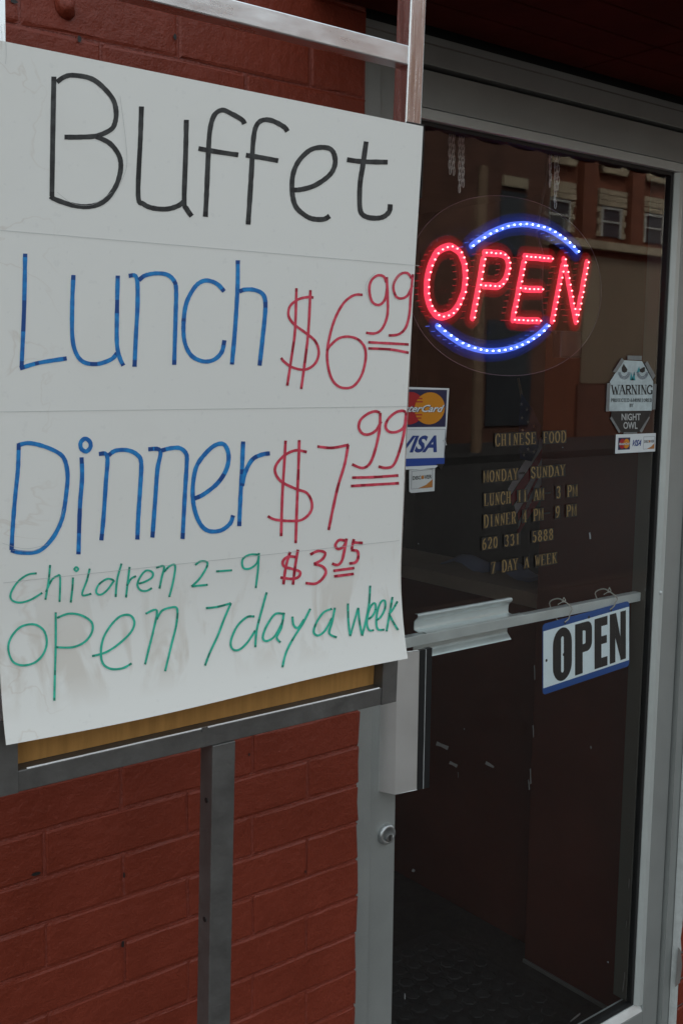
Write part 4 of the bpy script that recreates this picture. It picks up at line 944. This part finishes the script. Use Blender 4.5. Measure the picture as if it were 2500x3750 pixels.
# ------------------------------------------------------------------ across the street (seen mirrored in the glass)
FY = -16.0
brk = mat('street_brick', (.125, .038, .016), .8, var=.3, vscale=3, bump=.01, bscale=20)
stone = mat('limestone', (.28, .225, .15), .8, var=.25, vscale=2)
tan = mat('tan_plaster', (.155, .118, .078), .85, var=.08, vscale=1)
dbrk = mat('dark_street_brick', (.085, .034, .020), .8, var=.3, vscale=2)
wing = mat('window_dark_glass', (.035, .036, .04), .45, spec=.25); wfr = mat('window_white_paint', (.33, .32, .29), .6)
bA = thing('brick_building', 'brick building across the street with limestone window surrounds', 'building', (27, FY, 0))
obj('wall', MB().box(21.3, 42, FY-10, FY, 0, 9.2), brk, bA)
obj('plaster_panel', MB().box(23.15, 41.8, FY, FY+.06, 1.45, 4.85), tan, bA); obj('plinth', MB().box(23.0, 42, FY, FY+.10, 0, 1.42), dbrk, bA)
obj('belt_course', MB().box(21.3, 42.1, FY, FY+.28, 5.02, 5.24), stone, bA, bevel=.02); obj('cornice', MB().box(21.2, 42.1, FY-.1, FY+.5, 9.22, 9.6), stone, bA)
wx = [22.0, 24.15, 26.05, 28.1, 30.2, 32.3, 34.4]
for x_ in wx:
    w_ = obj('window', MB().box(x_-.42, x_+.42, FY+.002, FY+.05, 5.42, 6.18), wing, bA)
    obj('sash', MB().box(x_-.44, x_-.37, FY+.052, FY+.09, 5.40, 6.2).box(x_+.37, x_+.44, FY+.052, FY+.09, 5.40, 6.2).box(x_-.37, x_+.37, FY+.052, FY+.09, 5.78, 5.83).box(x_-.37, x_+.37, FY+.052, FY+.09, 6.13, 6.2), wfr, w_)
    for k in range(5):
        ww = .62 if k % 2 == 0 else .54
        for s_ in (-1, 1): obj('quoin', MB().box(min(x_+s_*.45, x_+s_*ww), max(x_+s_*.45, x_+s_*ww), FY+.001, FY+.09, 5.40+k*.16, 5.54+k*.16), stone, bA)
    for k in range(3): obj('lintel_stone', MB().box(x_-.60+.01*k, x_+.60-.01*k, FY+.001, FY+.12, 6.22+k*.145, 6.35+k*.145), stone, bA)
    mb = MB(); top = [(-.62, 7.36), (-.45, 7.30), (-.28, 7.36), (-.2, 7.30), (-.12, 7.44), (.12, 7.44), (.2, 7.30), (.36, 7.34), (.48, 7.28), (.64, 7.34), (.50, 7.06), (-.50, 7.06)]
    mb.prism([(x_+a_, b_) for a_, b_ in top], FY+.001, FY+.16, lambda p, a: Vector((p[0], a, p[1]))); obj('crown_lintel', mb, stone, bA)
for x_ in (23.05, 25.1, 27.05, 29.15, 31.25): obj('pilaster', MB().box(x_-.28, x_+.28, FY+.001, FY+.22, 5.25, 9.2), brk, bA)
bB = thing('brick_building', 'dark brown brick building across the street beside a wooden pole', 'building', (17, FY, 0))
obj('wall', MB().box(13.2, 21.25, FY-10, FY+.4, 0, 11.5), dbrk, bB)
for x_ in (15.0, 19.9):
    w_ = obj('window', MB().box(x_-.45, x_+.45, FY+.402, FY+.43, 4.6, 6.1), wing, bB); obj('lintel', MB().box(x_-.42, x_+.42, FY+.402, FY+.5, 6.2, 6.45), stone, bB)
    obj('shopfront', MB().box(x_-.8, x_+.8, FY+.402, FY+.45, .4, 3.0), wing, bB)
bC = thing('low_building', 'low plain grey building further along the street', 'building', (0, FY, 0))
obj('wall', MB().box(-40, 10, FY-9, FY-2, 0, 4.2), concrete, bC); obj('cornice', MB().box(-40.1, 10.1, FY-2, FY-1.8, 4.2, 4.5), stone, bC)
po_ = thing('utility_pole', 'brown wooden pole on the far pavement', 'pole', (16.6, -13.4, 0))
mb = MB(); mb.lathe([(.13, 0), (.11, 6)], lambda a, b, h_: Vector((16.6+a, -13.4+b, h_)), 12); obj('shaft', mb, mat('pole_wood', (.16, .10, .06), .8), po_)
